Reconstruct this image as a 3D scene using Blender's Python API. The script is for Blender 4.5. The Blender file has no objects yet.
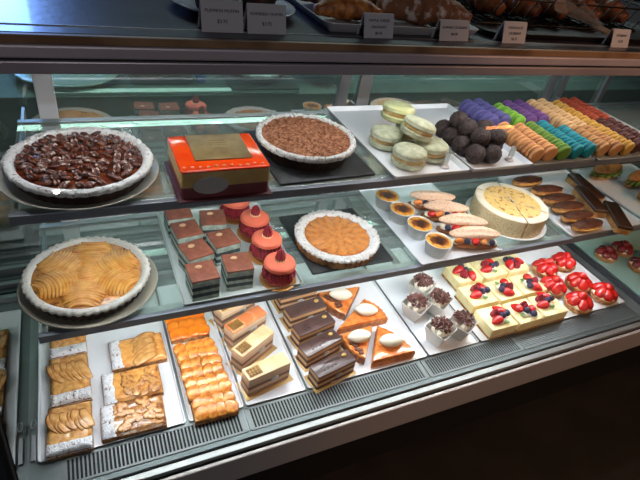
import bpy, bmesh, math, random
from mathutils import Vector, Matrix, noise
random.seed(7)
PI = math.pi
SC = bpy.context.scene
COL = SC.collection

# ------------------------------------------------------------------ materials
def lin(c):
    o = []
    for v in c[:3]:
        v = v / 255.0
        o.append(v / 12.92 if v <= 0.04045 else ((v + 0.055) / 1.055) ** 2.4)
    return (*o, 1.0)

MATS = {}
def mat(name, c1, c2=None, scale=25, lo=.42, hi=.6, rough=.5, bump=0, bscale=None, metal=0, coat=0, spec=.5, sss=0, detail=4, trans=0):
    if name in MATS:
        return MATS[name]
    m = bpy.data.materials.new(name); m.use_nodes = True
    nt = m.node_tree; b = nt.nodes['Principled BSDF']
    b.inputs['Base Color'].default_value = lin(c1)
    b.inputs['Roughness'].default_value = rough
    b.inputs['Metallic'].default_value = metal
    b.inputs['Specular IOR Level'].default_value = spec
    b.inputs['Coat Weight'].default_value = coat
    b.inputs['Coat Roughness'].default_value = .08
    b.inputs['Transmission Weight'].default_value = trans
    if sss:
        b.inputs['Subsurface Weight'].default_value = sss
        b.inputs['Subsurface Radius'].default_value = (.01, .006, .004)
        b.inputs['Subsurface Scale'].default_value = .4
    tc = nt.nodes.new('ShaderNodeTexCoord')
    if c2 is not None:
        n = nt.nodes.new('ShaderNodeTexNoise'); n.inputs['Scale'].default_value = scale; n.inputs['Detail'].default_value = detail
        r = nt.nodes.new('ShaderNodeValToRGB')
        r.color_ramp.elements[0].position = lo; r.color_ramp.elements[0].color = lin(c1)
        r.color_ramp.elements[1].position = hi; r.color_ramp.elements[1].color = lin(c2)
        nt.links.new(tc.outputs['Object'], n.inputs['Vector'])
        nt.links.new(n.outputs['Fac'], r.inputs['Fac'])
        nt.links.new(r.outputs['Color'], b.inputs['Base Color'])
    if bump:
        n2 = nt.nodes.new('ShaderNodeTexNoise'); n2.inputs['Scale'].default_value = bscale or scale; n2.inputs['Detail'].default_value = 5
        bp = nt.nodes.new('ShaderNodeBump'); bp.inputs['Strength'].default_value = bump; bp.inputs['Distance'].default_value = .004
        nt.links.new(tc.outputs['Object'], n2.inputs['Vector'])
        nt.links.new(n2.outputs['Fac'], bp.inputs['Height'])
        nt.links.new(bp.outputs['Normal'], b.inputs['Normal'])
    MATS[name] = m
    return m

def glass_mat(name, tint, refl=1.0, ior=1.5, rough=0.0, haze=None, mirror=0):
    m = bpy.data.materials.new(name); m.use_nodes = True
    nt = m.node_tree; nt.nodes.clear()
    out = nt.nodes.new('ShaderNodeOutputMaterial')
    t = nt.nodes.new('ShaderNodeBsdfTransparent'); t.inputs['Color'].default_value = (*tint, 1)
    g = nt.nodes.new('ShaderNodeBsdfGlossy'); g.inputs['Roughness'].default_value = rough
    g.inputs['Color'].default_value = (refl, refl, refl, 1)
    f = nt.nodes.new('ShaderNodeFresnel'); f.inputs['IOR'].default_value = ior
    mx = nt.nodes.new('ShaderNodeMixShader')
    ge = nt.nodes.new('ShaderNodeNewGeometry'); mb = nt.nodes.new('ShaderNodeMath'); mb.operation = 'SUBTRACT'; mb.inputs[0].default_value = 1.0
    ml = nt.nodes.new('ShaderNodeMath'); ml.operation = 'MULTIPLY_ADD'; ml.inputs[2].default_value = 0
    nt.links.new(ge.outputs['Backfacing'], mb.inputs[1]); nt.links.new(mb.outputs[0], ml.inputs[1]); nt.links.new(f.outputs[0], ml.inputs[0])
    if mirror:
        ad = nt.nodes.new('ShaderNodeMath'); ad.operation = 'MULTIPLY'; ad.inputs[1].default_value = mirror
        nt.links.new(mb.outputs[0], ad.inputs[0]); nt.links.new(ad.outputs[0], mx.inputs[0])
    else: nt.links.new(ml.outputs[0], mx.inputs[0])
    src = t.outputs[0]
    if haze:
        d = nt.nodes.new('ShaderNodeBsdfDiffuse'); d.inputs['Color'].default_value = (*haze[:3], 1)
        m2 = nt.nodes.new('ShaderNodeMixShader'); m2.inputs[0].default_value = haze[3]
        nt.links.new(t.outputs[0], m2.inputs[1]); nt.links.new(d.outputs[0], m2.inputs[2]); src = m2.outputs[0]
    nt.links.new(src, mx.inputs[1]); nt.links.new(g.outputs[0], mx.inputs[2])
    nt.links.new(mx.outputs[0], out.inputs[0])
    MATS[name] = m
    return m

def emit_mat(name, c, s):
    m = bpy.data.materials.new(name); m.use_nodes = True
    nt = m.node_tree; nt.nodes.clear()
    out = nt.nodes.new('ShaderNodeOutputMaterial'); e = nt.nodes.new('ShaderNodeEmission')
    e.inputs[0].default_value = lin(c); e.inputs[1].default_value = s
    nt.links.new(e.outputs[0], out.inputs[0])
    return m

# ------------------------------------------------------------------ mesh helpers
def link(name, bm, mats, parent=None, smooth=True, loc=None, rz=0):
    me = bpy.data.meshes.new(name)
    bm.normal_update()
    if smooth is not None:
        for f in bm.faces: f.smooth = bool(smooth)
    bm.to_mesh(me); bm.free()
    if not isinstance(mats, (list, tuple)): mats = [mats]
    for m in mats: me.materials.append(m)
    if smooth == 'auto':
        me.set_sharp_from_angle(angle=math.radians(38))
    o = bpy.data.objects.new(name, me); COL.objects.link(o)
    if parent is not None: o.parent = parent
    if loc is not None: o.location = loc
    if rz: o.rotation_euler = (0, 0, rz)
    return o

def empty(name, loc=(0, 0, 0), rz=0):
    o = bpy.data.objects.new(name, None); COL.objects.link(o)
    o.empty_display_size = .03; o.location = loc; o.rotation_euler = (0, 0, rz)
    return o

def tag(o, label, cat, group=None):
    o['label'] = label; o['category'] = cat
    if group: o['group'] = group
    elif 'group' in o: del o['group']
    return o

def struct(name, bm, m, smooth=False):
    o = link(name, bm, m, smooth=smooth); o['kind'] = 'structure'; return o

def kids(o): return [c for c in KIDMAP.get(o.name, [])]
KIDMAP = {}
def index_kids():
    KIDMAP.clear()
    for o in COL.objects:
        if o.parent: KIDMAP.setdefault(o.parent.name, []).append(o)

def dup(root, loc, rz=0, label=None, cat=None, group=None, scale=None, rot=None):
    def rec(o, parent):
        c = o.copy(); COL.objects.link(c)
        if parent is not None: c.parent = parent
        for k in [k for k in list(COL.objects) if k.parent == o]: rec(k, c)
        return c
    c = rec(root, None)
    c.location = loc; c.rotation_euler = rot if rot else (0, 0, rz)
    if scale: c.scale = (scale,) * 3 if isinstance(scale, (int, float)) else scale
    if label: tag(c, label, cat or root.get('category'), group or root.get('group'))
    return c

class Series:
    """first placement moves the prototype itself, later ones copy it"""
    def __init__(self, root): self.root = root; self.used = False
    def put(self, loc, rz=0, label=None, cat=None, group=None, scale=None, rot=None):
        if not self.used:
            self.used = True; o = self.root
            o.location = loc; o.rotation_euler = rot if rot else (0, 0, rz)
            if scale: o.scale = (scale,) * 3 if isinstance(scale, (int, float)) else scale
            tag(o, label, cat, group); return o
        return dup(self.root, loc, rz, label, cat, group, scale if scale else (1, 1, 1), rot)

def B(): return bmesh.new()

def box(bm, x0, x1, y0, y1, z0, z1, mi=0, bev=0, seg=2, M=None):
    r = bmesh.ops.create_cube(bm, size=1.0)
    vs = r['verts']
    for v in vs:
        v.co = Vector(((x0 + x1) / 2 + v.co.x * (x1 - x0), (y0 + y1) / 2 + v.co.y * (y1 - y0), (z0 + z1) / 2 + v.co.z * (z1 - z0)))
    fs = list({f for v in vs for f in v.link_faces})
    for f in fs: f.material_index = mi
    if bev:
        es = list({e for v in vs for e in v.link_edges})
        r2 = bmesh.ops.bevel(bm, geom=es, offset=bev, segments=seg, affect='EDGES', profile=.5, clamp_overlap=True)
        vs = list({v for f in r2['faces'] for v in f.verts} | {v for v in vs if v.is_valid})
        for v in vs:
            for f in v.link_faces: f.material_index = mi
    if M is not None:
        for v in vs: v.co = M @ v.co
    return vs

def lathe(bm, prof, n=48, mi=0, fn=None, cap0=True, cap1=True, mis=None):
    """prof: list of (r,z); fn(k,ang,r,z)->(r,z)"""
    rings = []
    for k, (r, z) in enumerate(prof):
        ring = []
        for i in range(n):
            a = 2 * PI * i / n
            rr, zz = (r, z) if fn is None else fn(k, a, r, z)
            ring.append(bm.verts.new((rr * math.cos(a), rr * math.sin(a), zz)))
        rings.append(ring)
    for k in range(len(rings) - 1):
        for i in range(n):
            f = bm.faces.new((rings[k][i], rings[k][(i + 1) % n], rings[k + 1][(i + 1) % n], rings[k + 1][i]))
            f.material_index = mis[k] if mis else mi
    if cap0:
        f = bm.faces.new(list(reversed(rings[0]))); f.material_index = mis[0] if mis else mi
    if cap1:
        f = bm.faces.new(rings[-1]); f.material_index = mis[-1] if mis else mi
    return rings

def rrect(hx, hy, r, n=6):
    pts = []
    for cx, cy, a0 in ((hx - r, hy - r, 0), (-hx + r, hy - r, PI / 2), (-hx + r, -hy + r, PI), (hx - r, -hy + r, 1.5 * PI)):
        for i in range(n + 1):
            a = a0 + PI / 2 * i / n
            pts.append((cx + r * math.cos(a), cy + r * math.sin(a)))
    return pts

def loft(bm, loops, mi=0, cap0=True, cap1=True, mis=None):
    rings = [[bm.verts.new(p) for p in L] for L in loops]
    n = len(rings[0])
    for k in range(len(rings) - 1):
        for i in range(n):
            f = bm.faces.new((rings[k][i], rings[k][(i + 1) % n], rings[k + 1][(i + 1) % n], rings[k + 1][i]))
            f.material_index = mis[k] if mis else mi
    if cap0:
        f = bm.faces.new(list(reversed(rings[0]))); f.material_index = mis[0] if mis else mi
    if cap1:
        f = bm.faces.new(rings[-1]); f.material_index = mis[-1] if mis else mi
    return rings

def rslab(bm, hx, hy, z0, z1, r=.004, edge=.002, mi=0, cx=0, cy=0, n=4):
    """rounded-corner slab with softened top edge"""
    def L(ix, z): return [(cx + x, cy + y, z) for x, y in rrect(hx - ix, hy - ix, max(r - ix, .0005), n)]
    loft(bm, [L(edge * .6, z0), L(0, z0 + edge * .6), L(0, z1 - edge), L(edge * .4, z1 - edge * .3), L(edge, z1)], mi)

def ball(bm, c, r, sub=2, mi=0, sq=(1, 1, 1), amp=0, freq=40, M=None, seed=0):
    res = bmesh.ops.create_icosphere(bm, subdivisions=sub, radius=1.0)
    vs = res['verts']
    for v in vs:
        d = v.co.copy()
        k = 1 + (amp * noise.noise(d * freq + Vector((seed, seed * 1.7, 3))) if amp else 0)
        p = Vector((d.x * r * sq[0] * k, d.y * r * sq[1] * k, d.z * r * sq[2] * k))
        if M is not None: p = M @ p
        v.co = p + Vector(c)
        for f in v.link_faces: f.material_index = mi
    return vs

def tube(bm, pts, rad, n=8, mi=0, closed=False, flat=1.0):
    rings = []
    N = len(pts)
    pts = [Vector(p) for p in pts]
    for i, p in enumerate(pts):
        a = pts[(i - 1) % N] if (closed or i > 0) else p
        b = pts[(i + 1) % N] if (closed or i < N - 1) else p
        t = (b - a).normalized()
        up = Vector((0, 0, 1)) if abs(t.z) < .95 else Vector((1, 0, 0))
        s = t.cross(up).normalized(); u = s.cross(t)
        r = rad[i] if isinstance(rad, (list, tuple)) else rad
        rings.append([bm.verts.new(p + s * (r * math.cos(2 * PI * k / n)) + u * (r * flat * math.sin(2 * PI * k / n))) for k in range(n)])
    for i in range(N if closed else N - 1):
        A, C = rings[i], rings[(i + 1) % N]
        for k in range(n):
            f = bm.faces.new((A[k], A[(k + 1) % n], C[(k + 1) % n], C[k])); f.material_index = mi
    if not closed:
        bm.faces.new(list(reversed(rings[0]))).material_index = mi
        bm.faces.new(rings[-1]).material_index = mi

def xform(bm, vs0, M):
    for v in list(bm.verts)[vs0:]: v.co = M @ v.co

ORD = ['first', 'second', 'third', 'fourth', 'fifth', 'sixth', 'seventh', 'eighth', 'ninth', 'tenth']

# ------------------------------------------------------------------ levels (metres)
Z_DECK, Z_MID, Z_TOP, Z_CTR = .490, .730, 1.005, 1.298
XL, XR, YB = -.197, 2.60, 1.255

# ------------------------------------------------------------------ base materials
STEEL = mat('brushed_steel', (192, 184, 180), rough=.4, metal=.35)
ALU = mat('grey_aluminium', (150, 152, 156), rough=.4, metal=.7)
DARKALU = mat('dark_aluminium', (84, 86, 92), rough=.42, metal=.5)
WHITEMET = mat('white_painted_metal', (205, 205, 208), rough=.45)
BLACK = mat('black_plastic', (16, 16, 18), rough=.6)
KICK = mat('black_laminate', (14, 13, 12), rough=.6)
WHITE = mat('white_acrylic', (232, 234, 238), rough=.18, spec=.5)
CERAM = mat('cream_ceramic', (205, 202, 190), rough=.22, coat=.3)
GREYPLATE = mat('grey_plate', (176, 168, 150), rough=.25, coat=.3)
SLATE = mat('black_slate', (30, 31, 34), (44, 45, 48), 60, rough=.55, bump=.15, bscale=90)
GLASS_SHELF = glass_mat('shelf_glass', (.84, .91, .88), 1.0, 1.45, haze=(.62, .68, .66, .15))
GLASS_FRONT = glass_mat('front_glass', (.97, .985, .975), 1.0, 1.38)
LED = emit_mat('led_white', (242, 246, 252), 39.0)
LEDTOP = emit_mat('led_white_top', (244, 244, 246), 26.0)
MIRROR = glass_mat('tinted_door_glass', (.76, .88, .84), .80, 1.5, .01, haze=(.50, .60, .57, .12), mirror=.40)  # diffuse haze added to lift the dark view behind the doors
MIRROR2 = mat('end_mirror', (140, 146, 142), rough=.02, metal=1)

# ------------------------------------------------------------------ the room
bm = B(); box(bm, -4, 7, -4, 5, -.05, 0); struct('floor', bm, mat('dark_floor', (24, 22, 21), (34, 30, 28), 6, rough=.55))
bm = B(); box(bm, -4, 7, 4.6, 4.7, 0, 3.0); struct('wall_back', bm, mat('dark_wall', (30, 28, 30), (40, 34, 34), 2, rough=.8))
bm = B(); box(bm, -4, 7, -4, 5, 3.0, 3.05); struct('ceiling', bm, mat('dark_ceiling', (26, 25, 25), rough=.9))
bm = B(); box(bm, -4.1, -4, -4, 5, 0, 3.0); struct('wall_left', bm, MATS['dark_wall'])
bm = B(); box(bm, 7, 7.1, -4, 5, 0, 3.0); struct('wall_right', bm, MATS['dark_wall'])
bm = B(); box(bm, -4, 7, -4.1, -4, 0, 3.0); struct('wall_front', bm, MATS['dark_wall'])

# ------------------------------------------------------------------ the display case
case = tag(empty('display_case', (1.2, .95, 0)), 'long refrigerated glass display case with two glass shelves and steel front rail', 'display case')
PINV = Matrix.Translation((-1.2, -.95, 0))
def part(name, bm, m, smooth=False, parent=None):
    for v in bm.verts: v.co = PINV @ v.co
    return link(name, bm, m, case if parent is None else parent, smooth)

# counter
bm = B(); box(bm, -.26, 2.8, .757, 1.40, 1.278, Z_CTR, bev=.002)
part('counter_top', bm, mat('dark_laminate', (58, 54, 62), (46, 44, 52), 14, rough=.36, spec=.5, bump=.1, bscale=60, coat=.15))
bm = B(); box(bm, -.26, 2.8, .748, .757, 1.286, Z_CTR - .0005, bev=.001)
part('wood_edge', bm, mat('edge_wood', (150, 116, 84), (116, 84, 58), 9, rough=.5))
bm = B(); box(bm, -.26, 2.8, .790, .792, Z_CTR, Z_CTR + .0012)
part('seam_strip', bm, ALU)
TRIM = mat('trim_metal', (196, 184, 190), (182, 170, 176), 5, rough=.4, metal=.15)
bm = B(); box(bm, -.26, 2.8, .744, .80, 1.268, 1.2855, bev=.003)
part('upper_trim', bm, TRIM)
bm = B(); box(bm, -.26, 2.8, .752, .80, 1.2635, 1.269)
part('trim_groove', bm, BLACK)
bm = B(); box(bm, -.26, 2.8, .747, .81, 1.246, 1.2635, bev=.002)
part('lower_trim', bm, mat('trim_metal_low', (176, 166, 170), (160, 150, 154), 4, rough=.35, metal=.2))
bm = B(); box(bm, -.21, XR, .81, 1.36, 1.262, 1.277)
part('soffit', bm, mat('soffit_dark', (70, 76, 78), rough=.5))
def led(name, y0, y1, z0, z1, x0, x1, em):
    bm = B(); box(bm, x0, x1, y0 - .004, y1 + .004, z1, z1 + .006); h = part('light_housing', bm, WHITEMET)
    bm = B(); box(bm, x0 + .01, x1 - .01, y0, y1, z0, z1)
    for v in bm.verts: v.co = PINV @ v.co
    o = link('led_strip', bm, em, h); return o
led('a', .825, .845, 1.247, 1.254, -.15, 1.75, LEDTOP)

# shelves
def shelf(z, y0, y1, x0):
    bm = B(); box(bm, x0, 2.55, y0 + .006, y1, z - .008, z, bev=.001)
    s = part('glass_shelf', bm, GLASS_SHELF)
    bm = B(); box(bm, x0 - .002, 2.552, y0 - .006, y0 + .006, z - .019, z, bev=.0015)
    part('edge_strip', bm, mat('shelf_edge', (140, 145, 155), (128, 133, 143), 10, rough=.4, metal=.3), parent=s)
    bm = B(); box(bm, x0, 2.55, y1, y1 + .016, z - .012, z, bev=.0015)
    part('rear_strip', bm, ALU, parent=s)
    for i in range(4):
        x = x0 + .004 + i * .84
        bm = B(); box(bm, x, x + .006, y0 + .03, YB - .03, z - .030, z - .0085)
        part('bracket', bm, ALU, parent=s)
shelf(Z_TOP, .779, 1.125, -.132)
shelf(Z_MID, .769, 1.125, -.136)
led('b', .790, .806, Z_TOP - .021, Z_TOP - .0155, -.12, 1.42, LED)
led('c', .780, .796, Z_MID - .021, Z_MID - .0155, -.12, 1.62, LED)

# rear sliding doors (mirrored) and their stiles
bm = B(); box(bm, XL, XR, YB, YB + .008, .47, 1.262); part('door_glass', bm, MIRROR)
for x0, x1, w in ((-.097, -.057, 1), (.680, .713, 0), (.745, .788, 0), (1.520, 1.556, 0), (1.576, 1.608, 0), (1.816, 1.840, 0)):
    bm = B(); box(bm, x0, x1, YB - .014, YB - .0005, .52, 1.262, bev=.002); part('door_stile', bm, WHITEMET if w else ALU)
for i, (y0, y1, z1, m) in enumerate(((1.241, 1.254, .525, ALU), (1.215, 1.230, .505, DARKALU), (1.190, 1.205, .512, ALU), (1.165, 1.178, .505, DARKALU), (1.140, 1.155, .508, ALU))):
    bm = B(); box(bm, XL, XR, y0, y1, Z_DECK, z1, bev=.001); part('door_track', bm, m)
# work counter behind the case with a few things on it
WC_Z = .906
bm = B(); box(bm, -.5, 2.9, 1.50, 2.15, WC_Z - .04, WC_Z, bev=.003); wc = link('work_counter', bm, mat('work_steel', (92, 102, 99), (78, 88, 85), 5, rough=.6, metal=.1), None, False)
bm = B(); box(bm, -.5, 2.9, 1.53, 2.12, 0, WC_Z - .04); link('cabinet', bm, mat('work_cabinet', (88, 104, 100), rough=.5), wc, False)
tag(wc, 'steel work counter behind the display case', 'counter')
bm = B(); box(bm, -.073, .672, 1.506, 1.535, WC_Z + .0003, WC_Z + .0105, bev=.002); o = link('glare_board', bm, mat('glare_white', (232, 240, 236), rough=.4), None, False); tag(o, 'narrow white board standing in for glare along the work counter edge', 'board')  # white strip imitating light reflected off the steel counter edge
bm = B(); rslab(bm, .095, .07, 0, .085, .006, .003)
t = tag(empty('cake_box', (.236, 1.66, WC_Z + .0003)), 'dull brown cake box on the work counter', 'box'); link('body', bm, mat('box_brown', (92, 70, 66), rough=.7), t, 'auto')
bm = B(); rslab(bm, .097, .072, .085, .092, .006, .003); link('lid', bm, mat('box_lid', (104, 84, 76), rough=.7), t, 'auto')
bm = B(); rslab(bm, .014, .022, 0, .10, .004, .002); o = link('carton', bm, mat('blue_carton', (40, 104, 190), rough=.5), None, 'auto', (.362, 1.62, WC_Z + .0003)); tag(o, 'small blue carton beside the brown cake box', 'carton')
bm = B(); lathe(bm, [(.085, 0), (.09, .001), (.146, .020), (.150, .024), (.146, .026), (.09, .008), (.07, .007)], 64); o = link('serving_dish', bm, mat('dish_grey', (150, 156, 152), rough=.25), None, True, (-.03, 1.66, WC_Z + .0003)); tag(o, 'wide grey dish on the work counter', 'dish')
bm = B(); lathe(bm, [(.06, 0), (.063, .001), (.10, .060), (.104, .062), (.098, .060), (.05, .008)], 48); o = link('mixing_bowl', bm, mat('bowl_steel', (170, 176, 174), rough=.25, metal=.8), None, True, (.80, 1.66, WC_Z + .0003)); tag(o, 'steel mixing bowl on the work counter', 'bowl')
bm = B(); box(bm, .440, .672, 1.505, 1.72, WC_Z + .0113, WC_Z + .017, bev=.001); o = link('slate_board', bm, SLATE, None, False); tag(o, 'black slate lying over the white glare board on the work counter', 'serving board')

# end panels
bm = B(); box(bm, XL - .012, XL - .004, .556, YB, .47, 1.246)
for v in bm.verts:
    if v.co.y < .6: v.co.y = .556 + (v.co.z - .50) * .26
part('end_panel', bm, KICK)
bm = B(); box(bm, XL - .003, XL, .560, YB, .47, 1.246)
for v in bm.verts:
    if v.co.y < .6: v.co.y = .560 + (v.co.z - .50) * .26
part('end_mirror', bm, MIRROR2)
bm = B(); box(bm, XR, XR + .012, .556, YB, .47, 1.246)
for v in bm.verts:
    if v.co.y < .6: v.co.y = .556 + (v.co.z - .50) * .26
part('end_panel', bm, KICK)
# front glass, leaning back
bm = B(); box(bm, XL, XR, 0, .006, .492, 1.250)
for v in bm.verts: v.co.y += .562 + (v.co.z - .50) * .26
part('front_glass', bm, GLASS_FRONT)
bm = B(); box(bm, XL - .0035, XL, -.002, .008, .492, 1.246)
for v in bm.verts: v.co.y += .562 + (v.co.z - .50) * .26
part('glass_edge', bm, mat('edge_grey', (120, 118, 112), rough=.4, metal=.3))
# deck and grille
bm = B(); box(bm, XL, XR, .586, YB, Z_DECK - .02, Z_DECK); part('deck', bm, mat('deck_steel', (120, 128, 128), (110, 118, 118), 8, rough=.35, metal=.4))
SLOT = mat('slot_dark', (8, 8, 9), rough=.9)
GRL = mat('grille_metal', (112, 117, 117), rough=.42, metal=.5)
def grille(x0, x1, fine=False):
    bm = B()
    y0, y1 = .586, .641
    box(bm, x0, x1, y0, y1, Z_DECK, Z_DECK + .001, 1)
    zt = Z_DECK + .0031
    box(bm, x0, x1, y0 - .002, y0 + .003, Z_DECK, zt); box(bm, x0, x1, y1 - .003, y1 + .002, Z_DECK, zt)
    pitch = .0039 if fine else .0077
    n = int((x1 - x0) / pitch)
    for i in range(n + 1):
        x = x0 + i * (x1 - x0) / n
        w = .0010 if fine else .0016
        box(bm, x - w, x + w, y0 + .003, y1 - .003, Z_DECK + .001, zt - .0005)
    if fine:
        for j in range(1, 10):
            y = y0 + j * (y1 - y0) / 10
            box(bm, x0, x1, y - .0009, y + .0009, Z_DECK + .001, zt - .0004)
    else:
        box(bm, x0 - .003, x0 + .007, y0, y1, Z_DECK, zt); box(bm, x1 - .007, x1 + .003, y0, y1, Z_DECK, zt)
    part('air_grille', bm, [GRL, SLOT])
grille(-.135, .240); grille(.250, .740); grille(.750, 1.080); grille(1.086, 1.60, True); grille(1.70, 2.55, True)
bm = B(); box(bm, XL, XR, .571, .586, .470, .4905, bev=.001); part('front_channel', bm, mat('channel_metal', (92, 102, 102), rough=.35, metal=.5))
bm = B(); box(bm, XL, XR, .5605, .571, .470, .482); part('glass_slot', bm, BLACK)
bm = B(); box(bm, -.26, 2.8, .546, .5605, .470, .4985, bev=.0015); part('rail_lip', bm, mat('lip_metal', (176, 178, 176), rough=.3, metal=.6))
bm = B(); box(bm, -.26, 2.8, .536, .546, .45, .486); part('rail_groove', bm, BLACK)
bm = B(); box(bm, -.26, 2.8, .527, .536, .407, .497, bev=.0025, seg=3); part('front_rail', bm, STEEL)
bm = B(); box(bm, -.26, 2.8, .534, .62, .40, .45); part('rail_backing', bm, KICK)
bm = B(); box(bm, -.26, 2.8, .62, 1.36, .06, .47); part('cabinet_body', bm, KICK)
bm = B(); box(bm, -.20, 2.75, .66, 1.34, 0, .06); part('plinth', bm, BLACK)
# deck divider near the far end
bm = B(); box(bm, 1.655, 1.672, .60, 1.16, Z_DECK, Z_DECK + .012, bev=.001); part('deck_divider', bm, DARKALU)
bm = B(); box(bm, 1.610, 1.618, .66, 1.16, Z_DECK, Z_DECK + .006, bev=.001); part('deck_divider', bm, DARKALU)
# little bracket and ring near the end mirror
bm = B(); box(bm, -.190, -.182, .655, .715, Z_DECK, Z_DECK + .005, bev=.001)
tube(bm, [(-.1855 + .005 * math.cos(a), .735 + .011 * math.sin(a), Z_DECK + .012) for a in [i * PI / 8 for i in range(16)]], .002, 6, closed=True)
part('shelf_clip', bm, ALU)

# ------------------------------------------------------------------ trays, slates, plates
def tray(name, x0, x1, y0, y1, z, label, h=.009, m=WHITE, flare=.004, rz=0, corner=.008, wall=.0025, group=None):
    bm = B(); hx, hy = (x1 - x0) / 2, (y1 - y0) / 2
    def L(ix, zz): return [(x, y, zz) for x, y in rrect(hx - ix, hy - ix, max(corner - ix, .002), 5)]
    loft(bm, [L(flare + .001, 0), L(flare, .0006), L(.0006, h - .0006), L(.0008, h), L(wall, h), L(wall + flare * .8, .0035), L(wall + flare + .003, .0028)])
    o = link(name, bm, m, None, 'auto', ((x0 + x1) / 2, (y0 + y1) / 2, z + .0003), rz)
    return tag(o, label, 'tray', group)

def round_plate(c, r, z, m, label, h=.014):
    bm = B()
    lathe(bm, [(r * .62, 0), (r * .66, .001), (r * .97, h - .002), (r, h), (r * .985, h + .0015), (r * .955, h - .003), (r * .90, .0048), (r * .60, .004)], 72)
    o = link('round_plate', bm, m, None, True, (c[0], c[1], z + .0003))
    return tag(o, label, 'plate')

def slate(pts_center, hx, hy, z, rz, label):
    bm = B()
    def L(ix, zz): return [(x, y, zz) for x, y in rrect(hx - ix, hy - ix, .004, 3)]
    loft(bm, [L(.001, 0), L(0, .0008), L(0, .0052), L(.001, .006)])
    o = link('slate_board', bm, SLATE, None, 'auto', (pts_center[0], pts_center[1], z + .0003), rz)
    return tag(o, label, 'serving board')

# ------------------------------------------------------------------ tarts
SUGAR = mat('powdered_sugar', (236, 234, 232), (128, 96, 76), 190, .56, .72, rough=.95, bump=1, bscale=420, detail=6)
SUGAR_THICK = mat('sugar_crust', (228, 222, 210), (170, 140, 108), 220, .58, .78, rough=.95, bump=1, bscale=420)
CRUST_DARK = mat('dark_crust', (62, 36, 24), (40, 22, 15), 40, rough=.7, bump=.5, bscale=90)
CRUST_TAN = mat('tan_crust', (178, 124, 74), (122, 76, 42), 38, rough=.75, bump=.6, bscale=110)
def tart_shell(parent, r, h, rim_w, crust, sugar, fl=44, famp=.018, slope=.9, seed=1.0, lump=.003):
    def flute(a): return 1 + famp * math.cos(fl * a)
    bm = B(); n = fl * 6
    lathe(bm, [(r * slope, 0), (r * (slope + .02), .003), (r * .99, h * .8)], n, 0, lambda k, a, rr, z: (rr * flute(a), z), True, False)
    lathe(bm, [(r * .985, h * .72), (r - rim_w, h * .62)], n, 0, None, False, False)
    link('crust', bm, crust, parent, True)
    bm = B()
    prof = [(r * .985, h * .70), (r * 1.0, h * .84), (r * .985, h * .95), (r - rim_w * .35, h), (r - rim_w * .75, h * .96), (r - rim_w, h * .86), (r - rim_w * 1.1, h * .74)]
    def fn(k, a, rr, z):
        q = noise.noise(Vector((math.cos(a) * 9, math.sin(a) * 9, k * 1.3 + seed)))
        q2 = noise.noise(Vector((math.cos(a) * 30, math.sin(a) * 30, k * 2.3 + seed)))
        q3 = noise.noise(Vector((math.cos(a) * 75, math.sin(a) * 75, k * 3.1 + seed)))
        g = flute(a) if k < 3 else 1
        return rr * g + lump * (q * .6 + q2 * .6 + q3 * .5), z + lump * (q * .7 + q2 * .7 + q3 * .6) * (1 if k > 0 else .3)
    lathe(bm, prof, n, 0, fn, False, False)
    link('sugar_rim', bm, sugar, parent, True)

def pecan_tart(c, z):
    t = tag(empty('pecan_tart', (c[0], c[1], z)), 'whole round pecan tart with dark glossy nuts and sugar dusted rim on the upper shelf', 'tart')
    r, h = .124, .036
    tart_shell(t, r, h, .017, CRUST_DARK, SUGAR, 40, .006, .86, 1, .003)
    bm = B()
    lathe(bm, [(r - .012, h * .62), (r - .02, h * .80), (r * .5, h * .86), (.004, h * .88)], 96, 0,
          lambda k, a, rr, zz: (rr, zz + .0015 * noise.noise(Vector((rr * 60 * math.cos(a), rr * 60 * math.sin(a), 5)))))
    link('filling', bm, mat('pecan_syrup', (122, 54, 28), (74, 30, 18), 70, rough=.15, coat=.6, bump=.4, bscale=60), t, True)
    PEC = mat('pecan_nut', (110, 52, 28), (62, 27, 19), 70, .4, .62, rough=.22, coat=.6, bump=.5, bscale=130)
    PEC2 = mat('dusted_pecan', (96, 46, 30), (206, 184, 172), 170, .50, .62, rough=.45, bump=.6, bscale=150)
    protos = []
    for v in range(4):
        bm = B()
        for s in (-1, 1):
            k0 = len(bm.verts)
            ball(bm, (0, s * .0029, 0), 1, 2, sq=(.0088 + .0008 * v, .0036, .0034), amp=.22, freq=3.2, seed=v * 3 + s)
        protos.append((bm, PEC if v % 2 == 0 else PEC2))
    first = []
    rnd = random.Random(11)
    spots = []
    tries = 0
    while len(spots) < 100 and tries < 30000:
        tries += 1
        a = rnd.uniform(0, 2 * PI); rr = (r - .026) * math.sqrt(rnd.random())
        p = (rr * math.cos(a), rr * math.sin(a))
        if all((p[0] - q[0]) ** 2 + (p[1] - q[1]) ** 2 > .0150 ** 2 for q in spots): spots.append(p)
    meshes = []
    for bm, m in protos:
        o = link('pecan', bm, m, t, True); meshes.append(o)
    for i, p in enumerate(spots):
        v = i % 4
        if i < 4: o = meshes[v]
        else:
            o = meshes[v].copy(); COL.objects.link(o)
        rr = math.hypot(*p)
        o.location = (p[0], p[1], h * .915 + .0012 * rnd.random() + .002 * (1 - rr / r))
        o.rotation_euler = (rnd.uniform(-.35, .35), rnd.uniform(-.3, .3), rnd.uniform(0, PI))
    return t

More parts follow.
